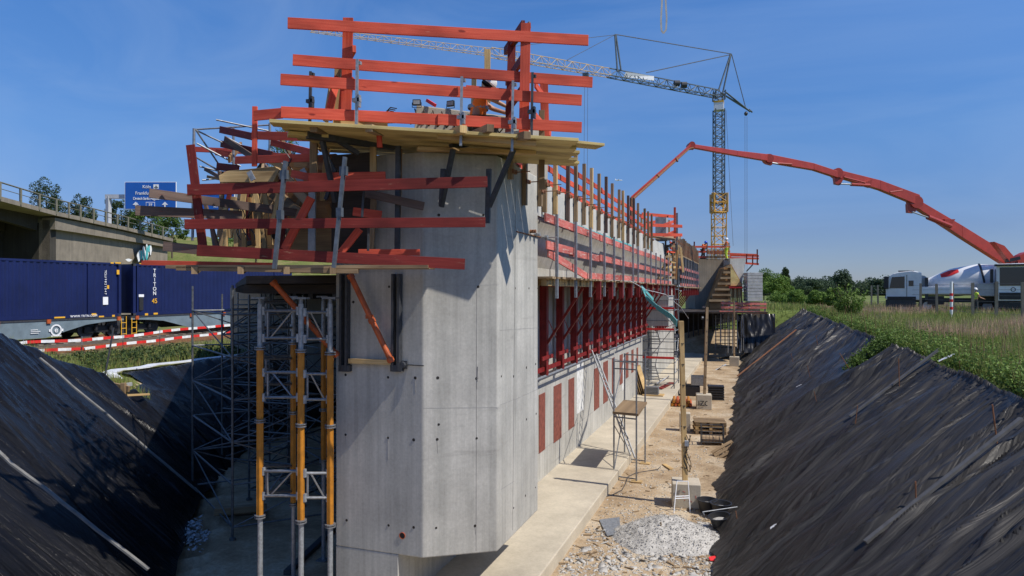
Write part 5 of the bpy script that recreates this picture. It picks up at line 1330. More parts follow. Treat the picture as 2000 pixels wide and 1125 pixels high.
def wagon(v0, v1, lab):
    o = empty('container_wagon', lab, 'wagon', (UC-1.2,v0,2.4)); u0 = UC+.02
    prof = [(v0,3.48),(v0,3.30),(v0+1.2,3.25),(v0+2.2,3.15),(v0+4.3,2.62),(v1-4.3,2.62),(v1-2.2,3.15),(v1-1.2,3.25),(v1,3.30),(v1,3.48)]
    m = MB(); m.prism([V3(u0-.04,v,z) for v,z in prof],(.04,0,0)); m.prism([V3(UC-2.4,v,z) for v,z in prof],(.04,0,0)); m.build('side_sill','wagon_grey',o)
    m = MB(); m.box((UC-2.3,v0,3.3),(UC-.06,v1,3.46)); m.box((u0-.03,v0,3.42),(u0+.03,v1,3.50)); m.build('deck_frame','dark_steel',o)
    for c in (v0+1.0,v1-1.0):
        m = MB(); m.box((UC-2.0,c-1.0,2.7),(UC-.35,c+1.0,3.0)); 
        for s in (-.8,.8): m.lathe([(.09,-.14),(.09,.14)],V3(UC-.25,c+s*.55,2.95),(0,0,1),8); m.lathe([(.12,-.12),(.001,-.12)],V3(UC-.22,c+s,2.9),(1,0,0),10)
        m.build('bogie','black_plastic',o)
        for s in (-.8,.8):
            for w in (UC-.55,UC-1.95): MB().lathe([(.001,-.07),(.46,-.07),(.46,.05),(.49,.07),(.001,.07)],V3(w,c+s,2.90),(1,0,0),20).build('wheel','dark_steel',o)
    m = MB()
    for c in (v0+.35,v0+4.2,(v0+v1)/2,v1-4.2,v1-.35): m.box((u0-.0,c-.1,3.30),(u0+.08,c+.1,3.50))
    m.build('container_lock','orange_prop',o)
    for c in (v0+.05,v1-.15): 
        m = MB(); m.tube((u0,c,2.5),(u0,c,3.5),.02); m.tube((u0,c+.3,2.5),(u0,c+.3,3.5),.02)
        for z in (2.55,2.85,3.15): m.tube((u0,c,z),(u0,c+.3,z),.018)
        m.build('step','yellow_mark',o)
    return o
g1 = wagon(14.6,27.75,'grey well wagon with a round white emblem under the nearer container')
g2 = wagon(28.2,42,'grey well wagon under the farther container, with a tapered side beam')
q = U(110,643,UC+.07)
m = MB(); cc = V3(UC+.065,q.y,2.96); 
for a0 in range(24):
    t0, t1 = 2*math.pi*a0/24, 2*math.pi*(a0+1)/24
    m.beam(cc+V3(0,math.cos(t0)*.25,math.sin(t0)*.25),cc+V3(0,math.cos(t1)*.25,math.sin(t1)*.25),.07,.01,up=(1,0,0))
m.beam(cc+V3(0,.27,0),cc+V3(0,.36,0),.12,.01,up=(1,0,0)); m.beam(cc-V3(0,.27,0),cc-V3(0,.36,0),.12,.01,up=(1,0,0))
m.build('emblem','white_mark',g1)
text('e','emblem','white_mark',V3(UC+.065,q.y,2.86),Yv,Zv,.26,g1); text('ermewa','lettering','white_mark',V3(UC+.065,q.y,2.55+.10),Yv,Zv,.11,g1)
for k,(x0,x1) in enumerate(((60,74),(60,79),(60,76))): 
    a = U(x0,642+3*k,UC+.07); b = U(x1,642+3*k,UC+.07); MB().box((UC+.055,a.y,3.02-.08*k),(UC+.07,b.y,3.045-.08*k)).build('marking','white_mark',g1)
# barrier tapes
def tape(pts, lab, posts):
    o = empty('barrier_tape',lab,'barrier tape',tuple(pts[0])); w = MB(); r_ = MB(); L = 0; h = .115
    tot = sum((b-a).length for a,b in zip(pts,pts[1:])); 
    def at(s):
        for a,b in zip(pts,pts[1:]):
            l = (b-a).length
            if s <= l: return a.lerp(b,s/l)
            s -= l
        return pts[-1]
    s = 0; k = 0
    while s < tot:
        a, b = at(s), at(min(tot,s+.45)); sag = V3(0,0,.012*math.sin(k)); 
        (r_ if k%2 else w).beam(a+sag,b-sag*0+V3(0,0,.012*math.sin(k+1)),.006,h); s += .45; k += 1
    w.build('white_stripe','tape_white',o); r_.build('red_stripe','red_mark',o)
    for x in posts: MB().tube(V3(x.x,x.y,1.9),x+V3(0,0,.15),.015,6).build('stake','galv',o)
DT = lambda x: lerp(23,33,(x-40)/450)
DP = [26.5,26.8,28,29.5,31,32.5,35]
TP1 = [P(x,y,d) for (x,y),d in zip(((28,672),(46,669),(160,664),(240,658),(312,648),(375,641),(495,632)),DP)]
TP2 = [P(x,y,d) for (x,y),d in zip(((60,686),(160,681),(240,672),(312,664),(375,657),(470,646)),[27,28,29.5,31,32.5,34.5])]
tape(TP1,'upper red and white barrier tape strung beside the railway track',[TP1[1],TP1[2],TP1[3],TP1[4]])
tape(TP2,'lower red and white barrier tape strung over the grass beside the railway',[TP2[1],TP2[2],TP2[3]])
# leaning pole and timber barrier at the notch
tag(MB().tube(P(222,640,19.2),P(201,757,18.8),.025,6).build('pole','dark_steel'),'thin dark pole leaning upright above the left bank in front of the train','pole')
wb = empty('timber_barrier','low weathered timber barrier in the hollow between the two left banks','barrier',tuple(P(240,780,18.8)))
bd(wb,'rail','old_timber',176,742,19,252,760,18.6,.16,.06); bd(wb,'rail','board_grey',205,757,18.8,258,750,19.3,.10,.06); post(wb,'post','old_timber',241,748,242,782,18.6,.12,.1); bd(wb,'rail','pine',248,772,18.6,292,770,19,.05,.08)
m = None

# ------------------------------------------------------------------ motorway ramp, wall, sign gantry
mb_ = empty('motorway_bridge','concrete motorway bridge and wing wall with railing, behind the train at the left','bridge',tuple(V3(P(100,567,60).x,P(100,567,60).y,2)))
E = [(-160,318,44),(0,383,50),(110,413,58),(157,423,62),(250,444,71),(338,466,80)]
Ep = [P(*e) for e in E]; lf = (-rt*.995+fwv*.1)
m = MB()
for a,b in zip(Ep,Ep[1:]):
    k = len(m.v); m.v += [a,b,b-V3(0,0,.35),a-V3(0,0,.35), a+lf*14,b+lf*14,b+lf*14-V3(0,0,.35),a+lf*14-V3(0,0,.35)]
    for f_ in ((0,1,2,3),(4,5,6,7),(0,1,5,4),(3,2,6,7),(0,3,7,4),(1,2,6,5)): m.face([k+i for i in f_])
m.build('deck_slab','old_concrete',mb_)
m = MB(); wp = [P(112,425,58.3),P(157,433,62.3),P(250,453,71.3),P(338,474,80.3)]
for a,b,h1,h2 in zip(wp,wp[1:],(1.0,1.0,.9),(1.0,.9,.6)): m.prism([a+lf*.2,b+lf*.2,b+lf*.2-V3(0,0,h2),a+lf*.2-V3(0,0,h1)],lf*1.2)
m.build('edge_beam','old_concrete',mb_)
m = MB()
for a,b in zip(wp,wp[1:]): 
    a2 = a+lf*.7; b2 = b+lf*.7; m.prism([V3(a2.x,a2.y,a2.z-.2),V3(b2.x,b2.y,b2.z-.2),V3(b2.x,b2.y,1.5),V3(a2.x,a2.y,1.5)],lf*1.0)
m.build('wing_wall','old_concrete',mb_)
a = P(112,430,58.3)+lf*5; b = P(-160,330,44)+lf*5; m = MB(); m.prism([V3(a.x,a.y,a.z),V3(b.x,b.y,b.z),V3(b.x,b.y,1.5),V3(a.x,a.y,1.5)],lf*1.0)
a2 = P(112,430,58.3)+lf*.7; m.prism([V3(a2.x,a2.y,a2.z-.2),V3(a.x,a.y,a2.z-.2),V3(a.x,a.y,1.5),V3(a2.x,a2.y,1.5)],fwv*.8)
m.build('recessed_wall','deck_shade_concrete',mb_)  # recess darkened by colour to stand for the shade beneath the slab
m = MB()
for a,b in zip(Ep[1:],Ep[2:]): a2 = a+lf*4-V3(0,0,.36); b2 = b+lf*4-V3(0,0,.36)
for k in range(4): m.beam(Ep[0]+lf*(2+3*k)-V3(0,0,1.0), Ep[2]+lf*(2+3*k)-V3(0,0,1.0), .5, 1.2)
m.build('girder','deck_shade_concrete',mb_)  # girder sides carry the same painted underside shade
rl = MB(); pz = MB()
for a,b in zip(Ep,Ep[1:]): rl.tube(a+V3(0,0,1.02),b+V3(0,0,1.02),.06,6); rl.tube(a+V3(0,0,.55),b+V3(0,0,.55),.03,5)
tot = 0; k = 0; s = 0
for a,b in zip(Ep,Ep[1:]):
    l = (b-a).length; n_ = max(2,int(l/2.2))
    for i in range(n_): q = a.lerp(b,i/n_); MB().box(q-V3(.07,.07,.25),q+V3(.07,.07,1.0)).build('railing_post','olive_steel',mb_)
rl.build('handrail','olive_steel',mb_)
# graffiti on the wing wall
gw = MB(); gt = MB(); gk = MB()
wn = -lf
def wallp(px,py):
    t = (px-157)/(338-157); return None
def onwall(px,py,off=.06):
    a = wp[1]+lf*.7; b = wp[3]+lf*.7; n = (b-a).cross(V3(0,0,1)).normalized(); n = n if n.dot(V3(0,0,CAMZ)-a) > 0 else -n
    p = onface(px,py,n,a); return p+n*off, n
for (x0,y0,w_,h_,mm,of) in ((268,500,10,24,gk,.04),(282,492,12,30,gk,.04),(275,500,10,30,gk,.05),(290,488,7,24,gk,.04),(268,500,7,20,gw,.07),(278,496,7,28,gw,.07),(284,490,6,26,gw,.08),(291,488,4,18,gw,.07),(272,498,4,22,gt,.10),(277,500,3,24,gt,.10),(283,494,4,26,gt,.11),(287,486,4,16,gt,.11),(248,508,12,5,gw,.07)):
    p, n = onwall(x0,y0,of+.12); k = len(mm.v); ln = 14
    for i in range(ln):
        t = 2*math.pi*i/ln; q, _ = onwall(x0+w_/2*math.cos(t)*(1+.25*math.sin(3*t+x0)), y0+h_/2*math.sin(t)*(1+.2*math.sin(2*t+y0)), of+.12); mm.v.append(q)
    mm.face(list(range(k,k+ln)))
gk.build('graffiti','black_mark',mb_,fix=False); gw.build('graffiti','white_mark',mb_,fix=False); gt.build('graffiti','teal_mark',mb_,fix=False)
sg = empty('sign_gantry','blue motorway direction signs on a grey steel gantry above the ramp','sign',tuple(V3(P(212,567,72).x,P(212,567,72).y,5)))
DS = 72
MB().beam(P(207,384,DS+.6),P(470,384,DS+.6),.4,.42).build('gantry_beam','grey_paint',sg)
MB().beam(P(212,384,DS+.6),P(212,470,DS+.6),.4,.4,up=(0,1,0)).build('gantry_post','grey_paint',sg)
MB().beam(P(468,384,DS+.6),P(468,500,DS+.6),.4,.4,up=(0,1,0)).build('gantry_post','grey_paint',sg)
def panel(x0,y0,x1,y1):
    a = P(x0,y0,DS); b = P(x1,y0,DS); c = P(x1,y1,DS); d = P(x0,y1,DS); o = MB().prism([a,b,c,d],fwv*.1).build('sign_border','white_mark',sg)
    a = P(x0+1.2,y0+1,DS-.03); b = P(x1-1,y0+1,DS-.03); c = P(x1-1,y1-1.2,DS-.03); d = P(x0+1.2,y1-1.2,DS-.03); MB().prism([a,b,c,d],fwv*.02).build('sign_panel','sign_blue',sg)
panel(243.5,355,344,409); panel(392,375,458,412)
ps = DS/F
def st_(s,x,y,h,al='CENTER',mt='white_mark',sp=1.0): text(s,'lettering',mt,P(x,y,DS-.06),rt,(0,0,1),h*ps,sg,align=al,spacing=sp)
st_('Köln',286.5,367.5,6.0); st_('Frankfurt',264,380,6.0,'LEFT'); st_('Dreieck Sankt Augustin-West',294,390,5.0,sp=.80)
def arrow(x,y):
    m = MB(); m.prism([P(x-6,y+6,DS-.06),P(x,y,DS-.06),P(x+6,y+6,DS-.06)],fwv*.01); m.prism([P(x-1.3,y+5,DS-.06),P(x+1.3,y+5,DS-.06),P(x+1.3,y+10.5,DS-.06),P(x-1.3,y+10.5,DS-.06)],fwv*.01); m.build('arrow','white_mark',sg)
arrow(265,394); arrow(322,394)
MB().prism([P(285,394.5,DS-.05),P(302.5,394.5,DS-.05),P(302.5,404,DS-.05),P(285,404,DS-.05)],fwv*.01).build('number_plate','white_mark',sg)
MB().prism([P(286,395.5,DS-.07),P(301.5,395.5,DS-.07),P(301.5,403,DS-.07),P(286,403,DS-.07)],fwv*.01).build('number_plate','sign_blue',sg)
text('59','lettering','white_mark',P(293.7,402,DS-.1),rt,(0,0,1),5*ps,sg)
MB().prism([P(299.5,360,DS-.06),P(310,360,DS-.06),P(310,368.5,DS-.06),P(299.5,368.5,DS-.06)],fwv*.01).build('airport_symbol','white_mark',sg)
m = MB(); m.prism([P(x,y,DS-.08) for x,y in ((304.5,361.5),(305.1,361.5),(305.4,364),(309,366),(309,366.8),(305.4,365.8),(305.3,367.3),(306.5,368),(303.1,368),(304.3,367.3),(304.2,365.8),(300.6,366.8),(300.6,366),(304.2,364))],fwv*.01); m.build('airport_symbol','black_mark',sg)
st_('Köln-Süd',420,380.5,5.2); st_('562',421,405,4.2)

em = []; 
for i in range(40):
    for j in range(12):
        x = 250+i*13; d = 84+j*4; q = P(x,567,d); h = 4.9+ (interp(x,[250,330,420,600,760],[3.0,10.2,9.6,9.0,4.0]))*math.sin(min(1,j/7)*math.pi/2)-2.5*(j==0)+.4*fbm(i*.4,j*.4)
        em.append((q.x,q.y,h-1.2))
eo = npmesh('embankment', em, [(i*12+j,(i+1)*12+j,(i+1)*12+j+1,i*12+j+1) for i in range(39) for j in range(11)], 'rail_side', smooth=True); tag(eo, kind='structure')
# ------------------------------------------------------------------ trees
def rot_rand(n):
    a = np.random.normal(size=(n,3)); a /= np.linalg.norm(a,axis=1)[:,None]
    b = np.random.normal(size=(n,3)); b -= (a*b).sum(1)[:,None]*a; b /= np.linalg.norm(b,axis=1)[:,None]; return a,b
def leafmesh(name, centers, size, mat, parent=None, flat=.0):
    n = len(centers); a,b = rot_rand(n); s = size*np.random.uniform(.6,1.3,(n,1)); c = np.asarray(centers)
    vs_ = np.stack([c-a*s, c+b*s*.55, c+a*s, c-b*s*.55],1).reshape(-1,3)
    return npmesh(name, vs_, np.arange(n*4).reshape(-1,4), mat, parent)
def crown_pts(c, rx, rz, n, clumps, spread=.26, hollow=.35):
    out = []; cl = []
    for k in range(clumps):
        a = np.random.normal(size=3); a /= np.linalg.norm(a); r = np.random.uniform(hollow,1.0)**.6
        p = a*r; p[2] = p[2]*(1.0 if p[2]>0 else .8); cl.append((p, np.random.uniform(.6,1.3)))
    per = n//clumps
    for p, s in cl:
        q = np.random.normal(size=(int(per*s),3)); q /= np.maximum(1e-3,np.linalg.norm(q,axis=1))[:,None]; q *= np.random.uniform(.3,1,(len(q),1))**.5*spread*s
        out.append(p+q)
    o = np.concatenate(out); return o*np.array([rx,rx,rz])+np.array(c)
def tree(x, ytop, ybase, w, d, label, mat='leaf', n=2600, clumps=34, leaf=None, name='tree', zb=None, crown=.86, cat='tree', group=None):
    n = int(n*2.4); clumps = int(clumps*1.5)
    top = P(x,ytop,d); bs_ = P(x,ybase,d); h = top.z-bs_.z; rx = w/2*d/F
    o = empty(name,label,cat,tuple(bs_),group); rz = h*crown/2; c = (top.x,top.y,top.z-rz)
    leaf = leaf or max(.05,d*.0012)
    leafmesh('crown',crown_pts(c,rx,rz,n,clumps,.24 if clumps>25 else .34),leaf,mat,o) if x < 700 else leafmesh('crown',crown_pts(c,rx,rz,int(n*1.5),clumps,.40,.05),leaf,mat,o)
    m = MB(); tr_ = max(.04,h*.022); m.tube(bs_-V3(0,0,.3),bs_.lerp(top,.55),tr_,8,tr_*.5)
    for k in range(6):
        t = random.uniform(.25,.6); a = bs_.lerp(top,t); ang = random.random()*6.28; m.tube(a,a+V3(math.cos(ang)*rx*.6,math.sin(ang)*rx*.6,h*.22),tr_*.45,5,tr_*.15)
    m.build('trunk','bark',o); return o
T = [(92,358,455,70,92,'dark spreading tree standing left above the motorway railing','leaf_dark',2600,16),
 (160,378,462,46,96,'small tree with an open crown between the spreading tree and the gantry','leaf_dark',1500,12),
 (238,386,470,70,90,'dense tree directly behind the gantry post','leaf_dark',3000,26),
 (290,404,480,70,88,'low rounded tree below the large blue sign','leaf',2600,26),
 (336,420,500,56,86,'bushy tree at the right end of the motorway railing','leaf',2400,24),
 (548,243,500,90,62,'tall airy tree showing through the formwork timbers','leaf',3000,18),
 (500,430,520,120,80,'wide low tree behind the timber struts','leaf',2600,26),
 (1492,531,582,64,112,'rounded green tree at the right of the grey block stack','leaf',3000,30),
 (1516,541,585,52,90,'bright green bush tree in front of the darker trees near the block stack','leaf_bright',3000,30),
 (1535,528,575,24,160,'narrow dark tree rising over the others right of the block stack','leaf_dark',1500,16),
 (1577,544,576,54,190,'broad distant tree left of the sapling','leaf_far',2200,22),
 (1722,544,574,36,200,'rounded distant tree midway between the sapling and the mixer truck','leaf_far',2000,20),
 (1650,530,574,40,190,'distant tree rising directly behind the sapling','leaf_far',1800,18),
 (1765,546,576,36,150,'dark distant tree just left of the mixer truck cab','leaf_dark',1800,18)]
for (x,yt,yb,w,d,lab,mt,n,cl_) in T: tree(x,yt,yb,w,d,lab,mt,n,cl_,name='tree')
# far-off tree belt
pts = []
for k in range(150):
    x = 1470+k*4.2+random.uniform(-3,3); d = random.uniform(200,240); h = random.uniform(6,10)+4*noise.noise(Vector((x*.02,0,0))); b_ = P(x,567,d)
    if x > 1790: h *= .6
    pts.append(crown_pts((b_.x,b_.y,FIELD+h*.24),3.6,h*.3,750,8,.6))
tag(leafmesh('treeline',np.concatenate(pts),.30,'leaf_far'),'far-off belt of trees along the horizon behind the field','trees',kind='stuff')
pts = []
for k in range(70):
    x = 60+k*9+random.uniform(-3,3); d = random.uniform(98,120); b_ = P(x,567,d); pts.append(crown_pts((b_.x,b_.y,7.4),3.4,4.0,700,9,.5))
tag(leafmesh('treeline',np.concatenate(pts),.17,'leaf'),'dark mass of bushes beyond the railway and the motorway ramp','bushes',kind='stuff')
# sapling on the field
sb = P(1657,567,38); sb.z = FIELD
o = empty('sapling','bright green bushy sapling with an uneven top standing alone on the field','bush',tuple(sb))
cp = []
for k in range(34):
    a = random.random()*6.28; r = random.uniform(.05,1)**.7*.95; zt_ = random.uniform(.9,2.35)*(1-.35*r)
    for q in range(95): t = random.random()**.7; cp.append((sb.x+math.cos(a)*r*(.35+.65*t)+random.gauss(0,.07),sb.y+math.sin(a)*r*(.35+.65*t)+random.gauss(0,.07),FIELD+zt_*t+random.gauss(0,.05)))
leafmesh('crown',cp,.055,'leaf_bright',o)
m = MB()
for k in range(14): a = random.random()*6.28; r = random.uniform(.1,.9); m.tube(sb,sb+V3(math.cos(a)*r,math.sin(a)*r,random.uniform(1.2,2.1)),.018,5,.006)
m.build('trunk','bark',o)
for (x,yt,w,d,lab) in ((1555,566,46,70,'low bright shrub left of the sapling along the field edge'),(1598,570,40,60,'low bright shrub between the sapling and the end of the bank'),(1630,566,30,50,'small shrub leaning against the left side of the sapling'),(1525,568,40,75,'low shrub at the far top corner of the right bank')):
    tree(x,yt,598,w,d,lab,'leaf_bright',1800,20,.075,'shrub',crown=1.0,cat='shrub')

# ------------------------------------------------------------------ grass and weeds
def blades(name, P0, h, w, lean, mat, label):
    n = len(P0); P0 = np.asarray(P0); a = np.random.uniform(0,2*np.pi,n); ln = np.random.uniform(0,lean,n)*h
    dx = np.stack([np.cos(a),np.sin(a),np.zeros(n)],1)*w[:,None]; tp = P0+np.stack([np.cos(a*3)*ln,np.sin(a*3)*ln,h],1)
    vs_ = np.stack([P0-dx,P0+dx,tp],1).reshape(-1,3); o = npmesh(name,vs_,np.arange(n*3).reshape(-1,3),mat); return tag(o,label,'grass',kind='stuff')
def scatter(n, px0, px1, d0, d1, cond, zf):
    d = np.exp(np.random.uniform(np.log(d0),np.log(d1),n)); X = (np.random.uniform(px0,px1,n)-1000)/F*d
    u = X*CT-d*ST; v = X*ST+d*CT; k = cond(u,v); u,v,d = u[k],v[k],d[k]
    return np.stack([u,v,np.array([zf(a,b) for a,b in zip(u,v)])],1), d
edge = lambda v: RTOP+.12+np.array([.13*fbm(float(x)*.45,7.7) for x in np.atleast_1d(v)])
pts, dd = scatter(105000,1470,2120,6.5,75,lambda u,v: (u > edge(v))|((v>57)&(u>-8)), lambda a,b: H(a,b))
nz = np.array([fbm(p[0]*.16,p[1]*.16,2) for p in pts]); f2 = np.random.random(len(pts))
pink = (nz+f2*.5-.25 > .19)&(dd>15)&(pts[:,0]>5.2); dry = (~pink)&(f2>.72)
h = np.random.uniform(.16,.50,len(pts))*(1+.35*nz)*np.interp(dd,[6,12,40],[.6,.9,1.1]); w = np.random.uniform(.004,.008,len(pts))*np.maximum(1,dd/13)
g_ = ~(pink|dry)
blades('tall_grass',pts[g_],h[g_],w[g_],.5,'grass','green grass covering the field right of the trench')
blades('tall_grass',pts[pink],h[pink]*1.15,w[pink]*.8,.35,'grass_pink','pinkish seeding grass in drifts across the field')
blades('tall_grass',pts[dry],h[dry]*1.1,w[dry]*.8,.4,'grass_dry','straw-coloured dry stalks mixed through the field')
def weeds(n, pf, mat, label, hmin=.15, hmax=.5, leaf=.05, per=26):
    c = []
    for k in range(n):
        x,y,z,s = pf(); hh_ = random.uniform(hmin,hmax)
        q = np.random.normal(size=(per,3))*np.array([.10,.10,.0])*(hh_/.35); q[:,2] = np.random.random(per)**.8*hh_
        c.append(q+np.array([x,y,z]))
    return tag(leafmesh('weeds',np.concatenate(c),leaf,mat),label,'weeds',kind='stuff')
def edgep():
    v = math.exp(random.uniform(math.log(7),math.log(60))); 
    return (RTOP+.05+.13*fbm(v*.45,7.7)+abs(random.gauss(0,.75)), v, FIELD-.02, 1)
weeds(950,edgep,'leaf','broad leafy weeds crowding the top edge of the right bank',.10,.38,.034,34)
weeds(750,edgep,'leaf_bright','brighter leafy weeds scattered along the top edge of the right bank',.15,.5,.033,30)
def notchp():
    t = random.random(); s = 5.7-t*1.6; v = 22.4+max(0,s-3.9)*.75+random.gauss(0,.5)*max(.1,(s-3.2)/2.4); p = rpos(v,s); return (p.x,v,p.z,1)
weeds(170,notchp,'leaf','weeds filling the notch between the two plastic sheets on the right bank',.08,.3,.04,22)
m = MB()
for k in range(90):
    x,y,z,_ = edgep(); m.tube((x,y,z),(x+random.gauss(0,.06),y+random.gauss(0,.06),z+random.uniform(.4,.95)),.006*max(1,y/14),4,.003)
tag(m.build('weed_stalks','straw_stem'),'brown upright dead stalks along the top edge of the right bank','weeds',kind='stuff')
pts, dd = scatter(52000,-60,520,17,40,lambda u,v: ((u<-20.4)&(u>-26.2)&(v>15.2))|((u<-16.6)&(u>-26)&(v>13.6)&(v<15.4))|((u<-17.0)&(u>-25)&(v<=13.6)), lambda a,b: H(a,b))
f2 = np.random.random(len(pts)); h = np.random.uniform(.1,.42,len(pts)); w = np.random.uniform(.006,.012,len(pts))*dd/20
k = f2<.7; blades('tall_grass',pts[k],h[k],w[k],.5,'grass','green grass between the left bank and the railway'); k=~k; blades('tall_grass',pts[k],h[k],w[k],.5,'grass_dry','dry grass between the left bank and the railway')
def lweed():
    u = random.uniform(-25,-20.6); v = random.uniform(14,24); return (u,v,H(u,v),1)
weeds(420,lweed,'leaf_dark','dark leafy weeds between the left bank and the barrier tapes',.12,.45,.06,24)
pts, dd = scatter(26000,-60,700,60,110,lambda u,v: (u<-36), lambda a,b: 2.2+np.clip((-a-50)*.05,0,3))

# ------------------------------------------------------------------ trench floor objects
def stones(name, pts, smin, smax, mat, label, cat='stones', flat=.6):
    n = len(pts); base = np.array([[-1,-1,-1],[1,-1,-1],[1,1,-1],[-1,1,-1],[-1,-1,1],[1,-1,1],[1,1,1],[-1,1,1]],float)
    fq = np.array([[0,3,2,1],[4,5,6,7],[0,1,5,4],[1,2,6,5],[2,3,7,6],[3,0,4,7]])
    s = np.exp(np.random.uniform(np.log(smin),np.log(smax),n))
    a = np.random.uniform(0,6.28,n); ca,sa = np.cos(a),np.sin(a)
    vv = base[None]*np.random.uniform(.55,1.15,(n,8,1))*s[:,None,None]*np.stack([np.ones(n),np.random.uniform(.5,1,n),np.random.uniform(.25,.8,n)*flat],1)[:,None,:]
    x = vv[...,0]*ca[:,None]-vv[...,1]*sa[:,None]; y = vv[...,0]*sa[:,None]+vv[...,1]*ca[:,None]
    tl = np.random.normal(0,.25,(n,2)); z = vv[...,2]+x*tl[:,0:1]+y*tl[:,1:2]
    P_ = np.asarray(pts); vs_ = np.stack([x+P_[:,0:1],y+P_[:,1:2],z+P_[:,2:3]],2).reshape(-1,3)
    return tag(npmesh(name,vs_,(fq[None]+8*np.arange(n)[:,None,None]).reshape(-1,4),mat),label,cat,kind='stuff')
def floorpts(n, x0,x1,y0,y1, ext=lambda p: True, z=.0):
    out = []
    while len(out) < n:
        p = G(random.uniform(x0,x1), random.uniform(y0,y1))
        if -3.22 < p.x < -.65 and ext(p): out.append((p.x,p.y,z))
    return out
stones('pebbles',floorpts(5200,1060,1450,690,1150),.007,.03,'terrain_stone','small pebbles strewn over the sandy trench floor')
m = MB()
for p in floorpts(150,1100,1450,700,1120): a = random.random()*6.28; l = random.uniform(.04,.22); q = V3(p[0],p[1],.012); m.beam(q,q+V3(math.cos(a)*l,math.sin(a)*l,random.uniform(0,.02)),random.uniform(.01,.05),.012)
tag(m.build('wood_debris','old_timber'),'splinters and small timber offcuts littering the trench floor','debris',kind='stuff')
m = MB(); pp = G(1225,1000); pts = [G(1290-14*t+9*math.sin(t*1.3), 905+ 8*t+6*math.cos(t*.9), .015) for t in range(12)]; m.path(pts,.010,5)
tag(m.build('hose','dark_steel'),'thin dark hose snaking over the sand between the access frame and the gravel heap','hose')
hc = G(1298,1052); hc.z = 0
def heaph(x,y):
    a = (x-hc.x-.05); b = (y-hc.y); r = math.hypot(a/1.16,b/.95)*(1+.13*fbm(math.atan2(b,a)*1.2,3.3)); return max(0,.44*(1-r**1.5))+(.03*fbm(x*6,y*6)+.012*fbm(x*22,y*22) if r<1.05 else 0)
vv = []; n_ = 100
for j in range(n_):
    for i in range(n_):
        x = hc.x-1.3+2.6*i/(n_-1); y = hc.y-1.3+2.6*j/(n_-1); vv.append((x,y,heaph(x,y)-.012))
ff_ = [(j*n_+i,j*n_+i+1,(j+1)*n_+i+1,(j+1)*n_+i) for j in range(n_-1) for i in range(n_-1)]
tag(npmesh('gravel_heap',vv,ff_,'gravel_grey'),'grey heap of gravel in front of the concrete block carrying the nearest timber post','heap')
gp_ = []
for k in range(3800):
    a = random.random()*6.28; r = random.random()**.5*1.25; x = hc.x+math.cos(a)*r; y = hc.y+math.sin(a)*r; gp_.append((x,y,heaph(x,y)+.004))
stones('gravel',gp_,.004,.012,'gravel_grey','loose fine gravel on and around the grey heap',flat=.9)
stones('rubble',floorpts(900,1080,1410,1035,1180),.010,.055,'gravel_grey','broken concrete chips scattered in the foreground of the trench floor','rubble')
stones('rubble',floorpts(45,1130,1400,1060,1125),.05,.10,'gravel_grey','larger broken slabs of concrete among the chips in the foreground','rubble',flat=.35)
rb = []
for k in range(260):
    p = G(random.gauss(378,13), random.gauss(1052,14)); rb.append((p.x,p.y,random.uniform(.02,.16)))
stones('rubble',rb[:150],.02,.055,'grey_paint','pale torn scraps lying at the foot of the dark left bank','rubble')
def cblock(px0,px1,ytop,ybot,lab,mat='footing_concrete',rz=.0,dep=None,name='concrete_block'):
    p = G((px0+px1)/2,ybot); d = p.y*CT-p.x*ST; w = (px1-px0)/F*d; h = (ybot-ytop)/F*d*.98; dp = dep or w
    o = empty(name,lab,'block',(p.x,p.y+dp/2,0),rz=rz); m = MB(); m.box((-w/2,-dp/2,0),(w/2,dp/2,h)); m.build('block',mat,o,world=False,bevel=.015); return o,p,w,h,dp,d
o,p,w,h,dp,d = cblock(1310,1364,945,993,'large concrete block with faint pink marks, foot of the nearest timber post',dep=.62,rz=.15)
m = MB()
for k in range(5): a = V3(random.uniform(-.22,.2),-dp/2-.003,random.uniform(.12,.42)); m.beam(a,a+V3(random.uniform(-.08,.08),0,random.uniform(-.08,.08)),.002,.018,up=(0,0,1))
m.build('paint_mark','faded_red_board',o,world=False)
def mast(px0,y0,px1,y1,d,w,lab,lamps=(),mat='pine'):
    o = empty('timber_post',lab,'post',tuple(P(px1,y1,d))); MB().beam(P(px1,y1,d),P(px0,y0,d),w,w,up=tuple(fwv)).build('pole',mat,o,bevel=.004)
    m = MB()
    for k in range(7): t = .08+k*.13; c = P(px1,y1,d).lerp(P(px0,y0,d),t); m.box(c-V3(w*.56,w*.56,.006),c+V3(w*.56,w*.56,.006))
    m.build('binding','dark_steel',o); return o
pm_ = mast(1330,627,1338,938,d+.25,.105,'nearest and tallest timber lamp post, on the large concrete block','', 'pine')
dpo = d+.25
m = MB(); a = P(1342,870,dpo-.06); 
for k in range(3): m.path([P(1341+math.sin(t*.9+k)*5+k*2,850+t*9,dpo-.07) for t in range(9)],.008,5)
m.build('cable','black_plastic',pm_); MB().box(P(1341,866,dpo-.1)-V3(.04,.03,.06),P(1341,866,dpo-.1)+V3(.04,.03,.06)).build('socket_box','grey_paint',pm_)
for (y,lab) in ((656,'upper black floodlight clamped to the nearest timber post'),(690,'lower black floodlight clamped to the nearest timber post')):
    floodlight(P(1322,y,dpo)-V3(0,0,.05),-.6,lab)
o2,p2,w2_,h2_,dp2,d2 = cblock(1359,1388,771,800,'concrete block sprayed with black graffiti letters, foot of the second timber post',rz=.12)
text('IZO','graffiti','black_mark',V3(p2.x+.0,p2.y-.012,.16),(1,.12,0),(0,0,1),.2,o2)
mast(1381,600,1376,772,d2+.3,.10,'second timber lamp post, rising from the graffiti block',mat='old_timber')
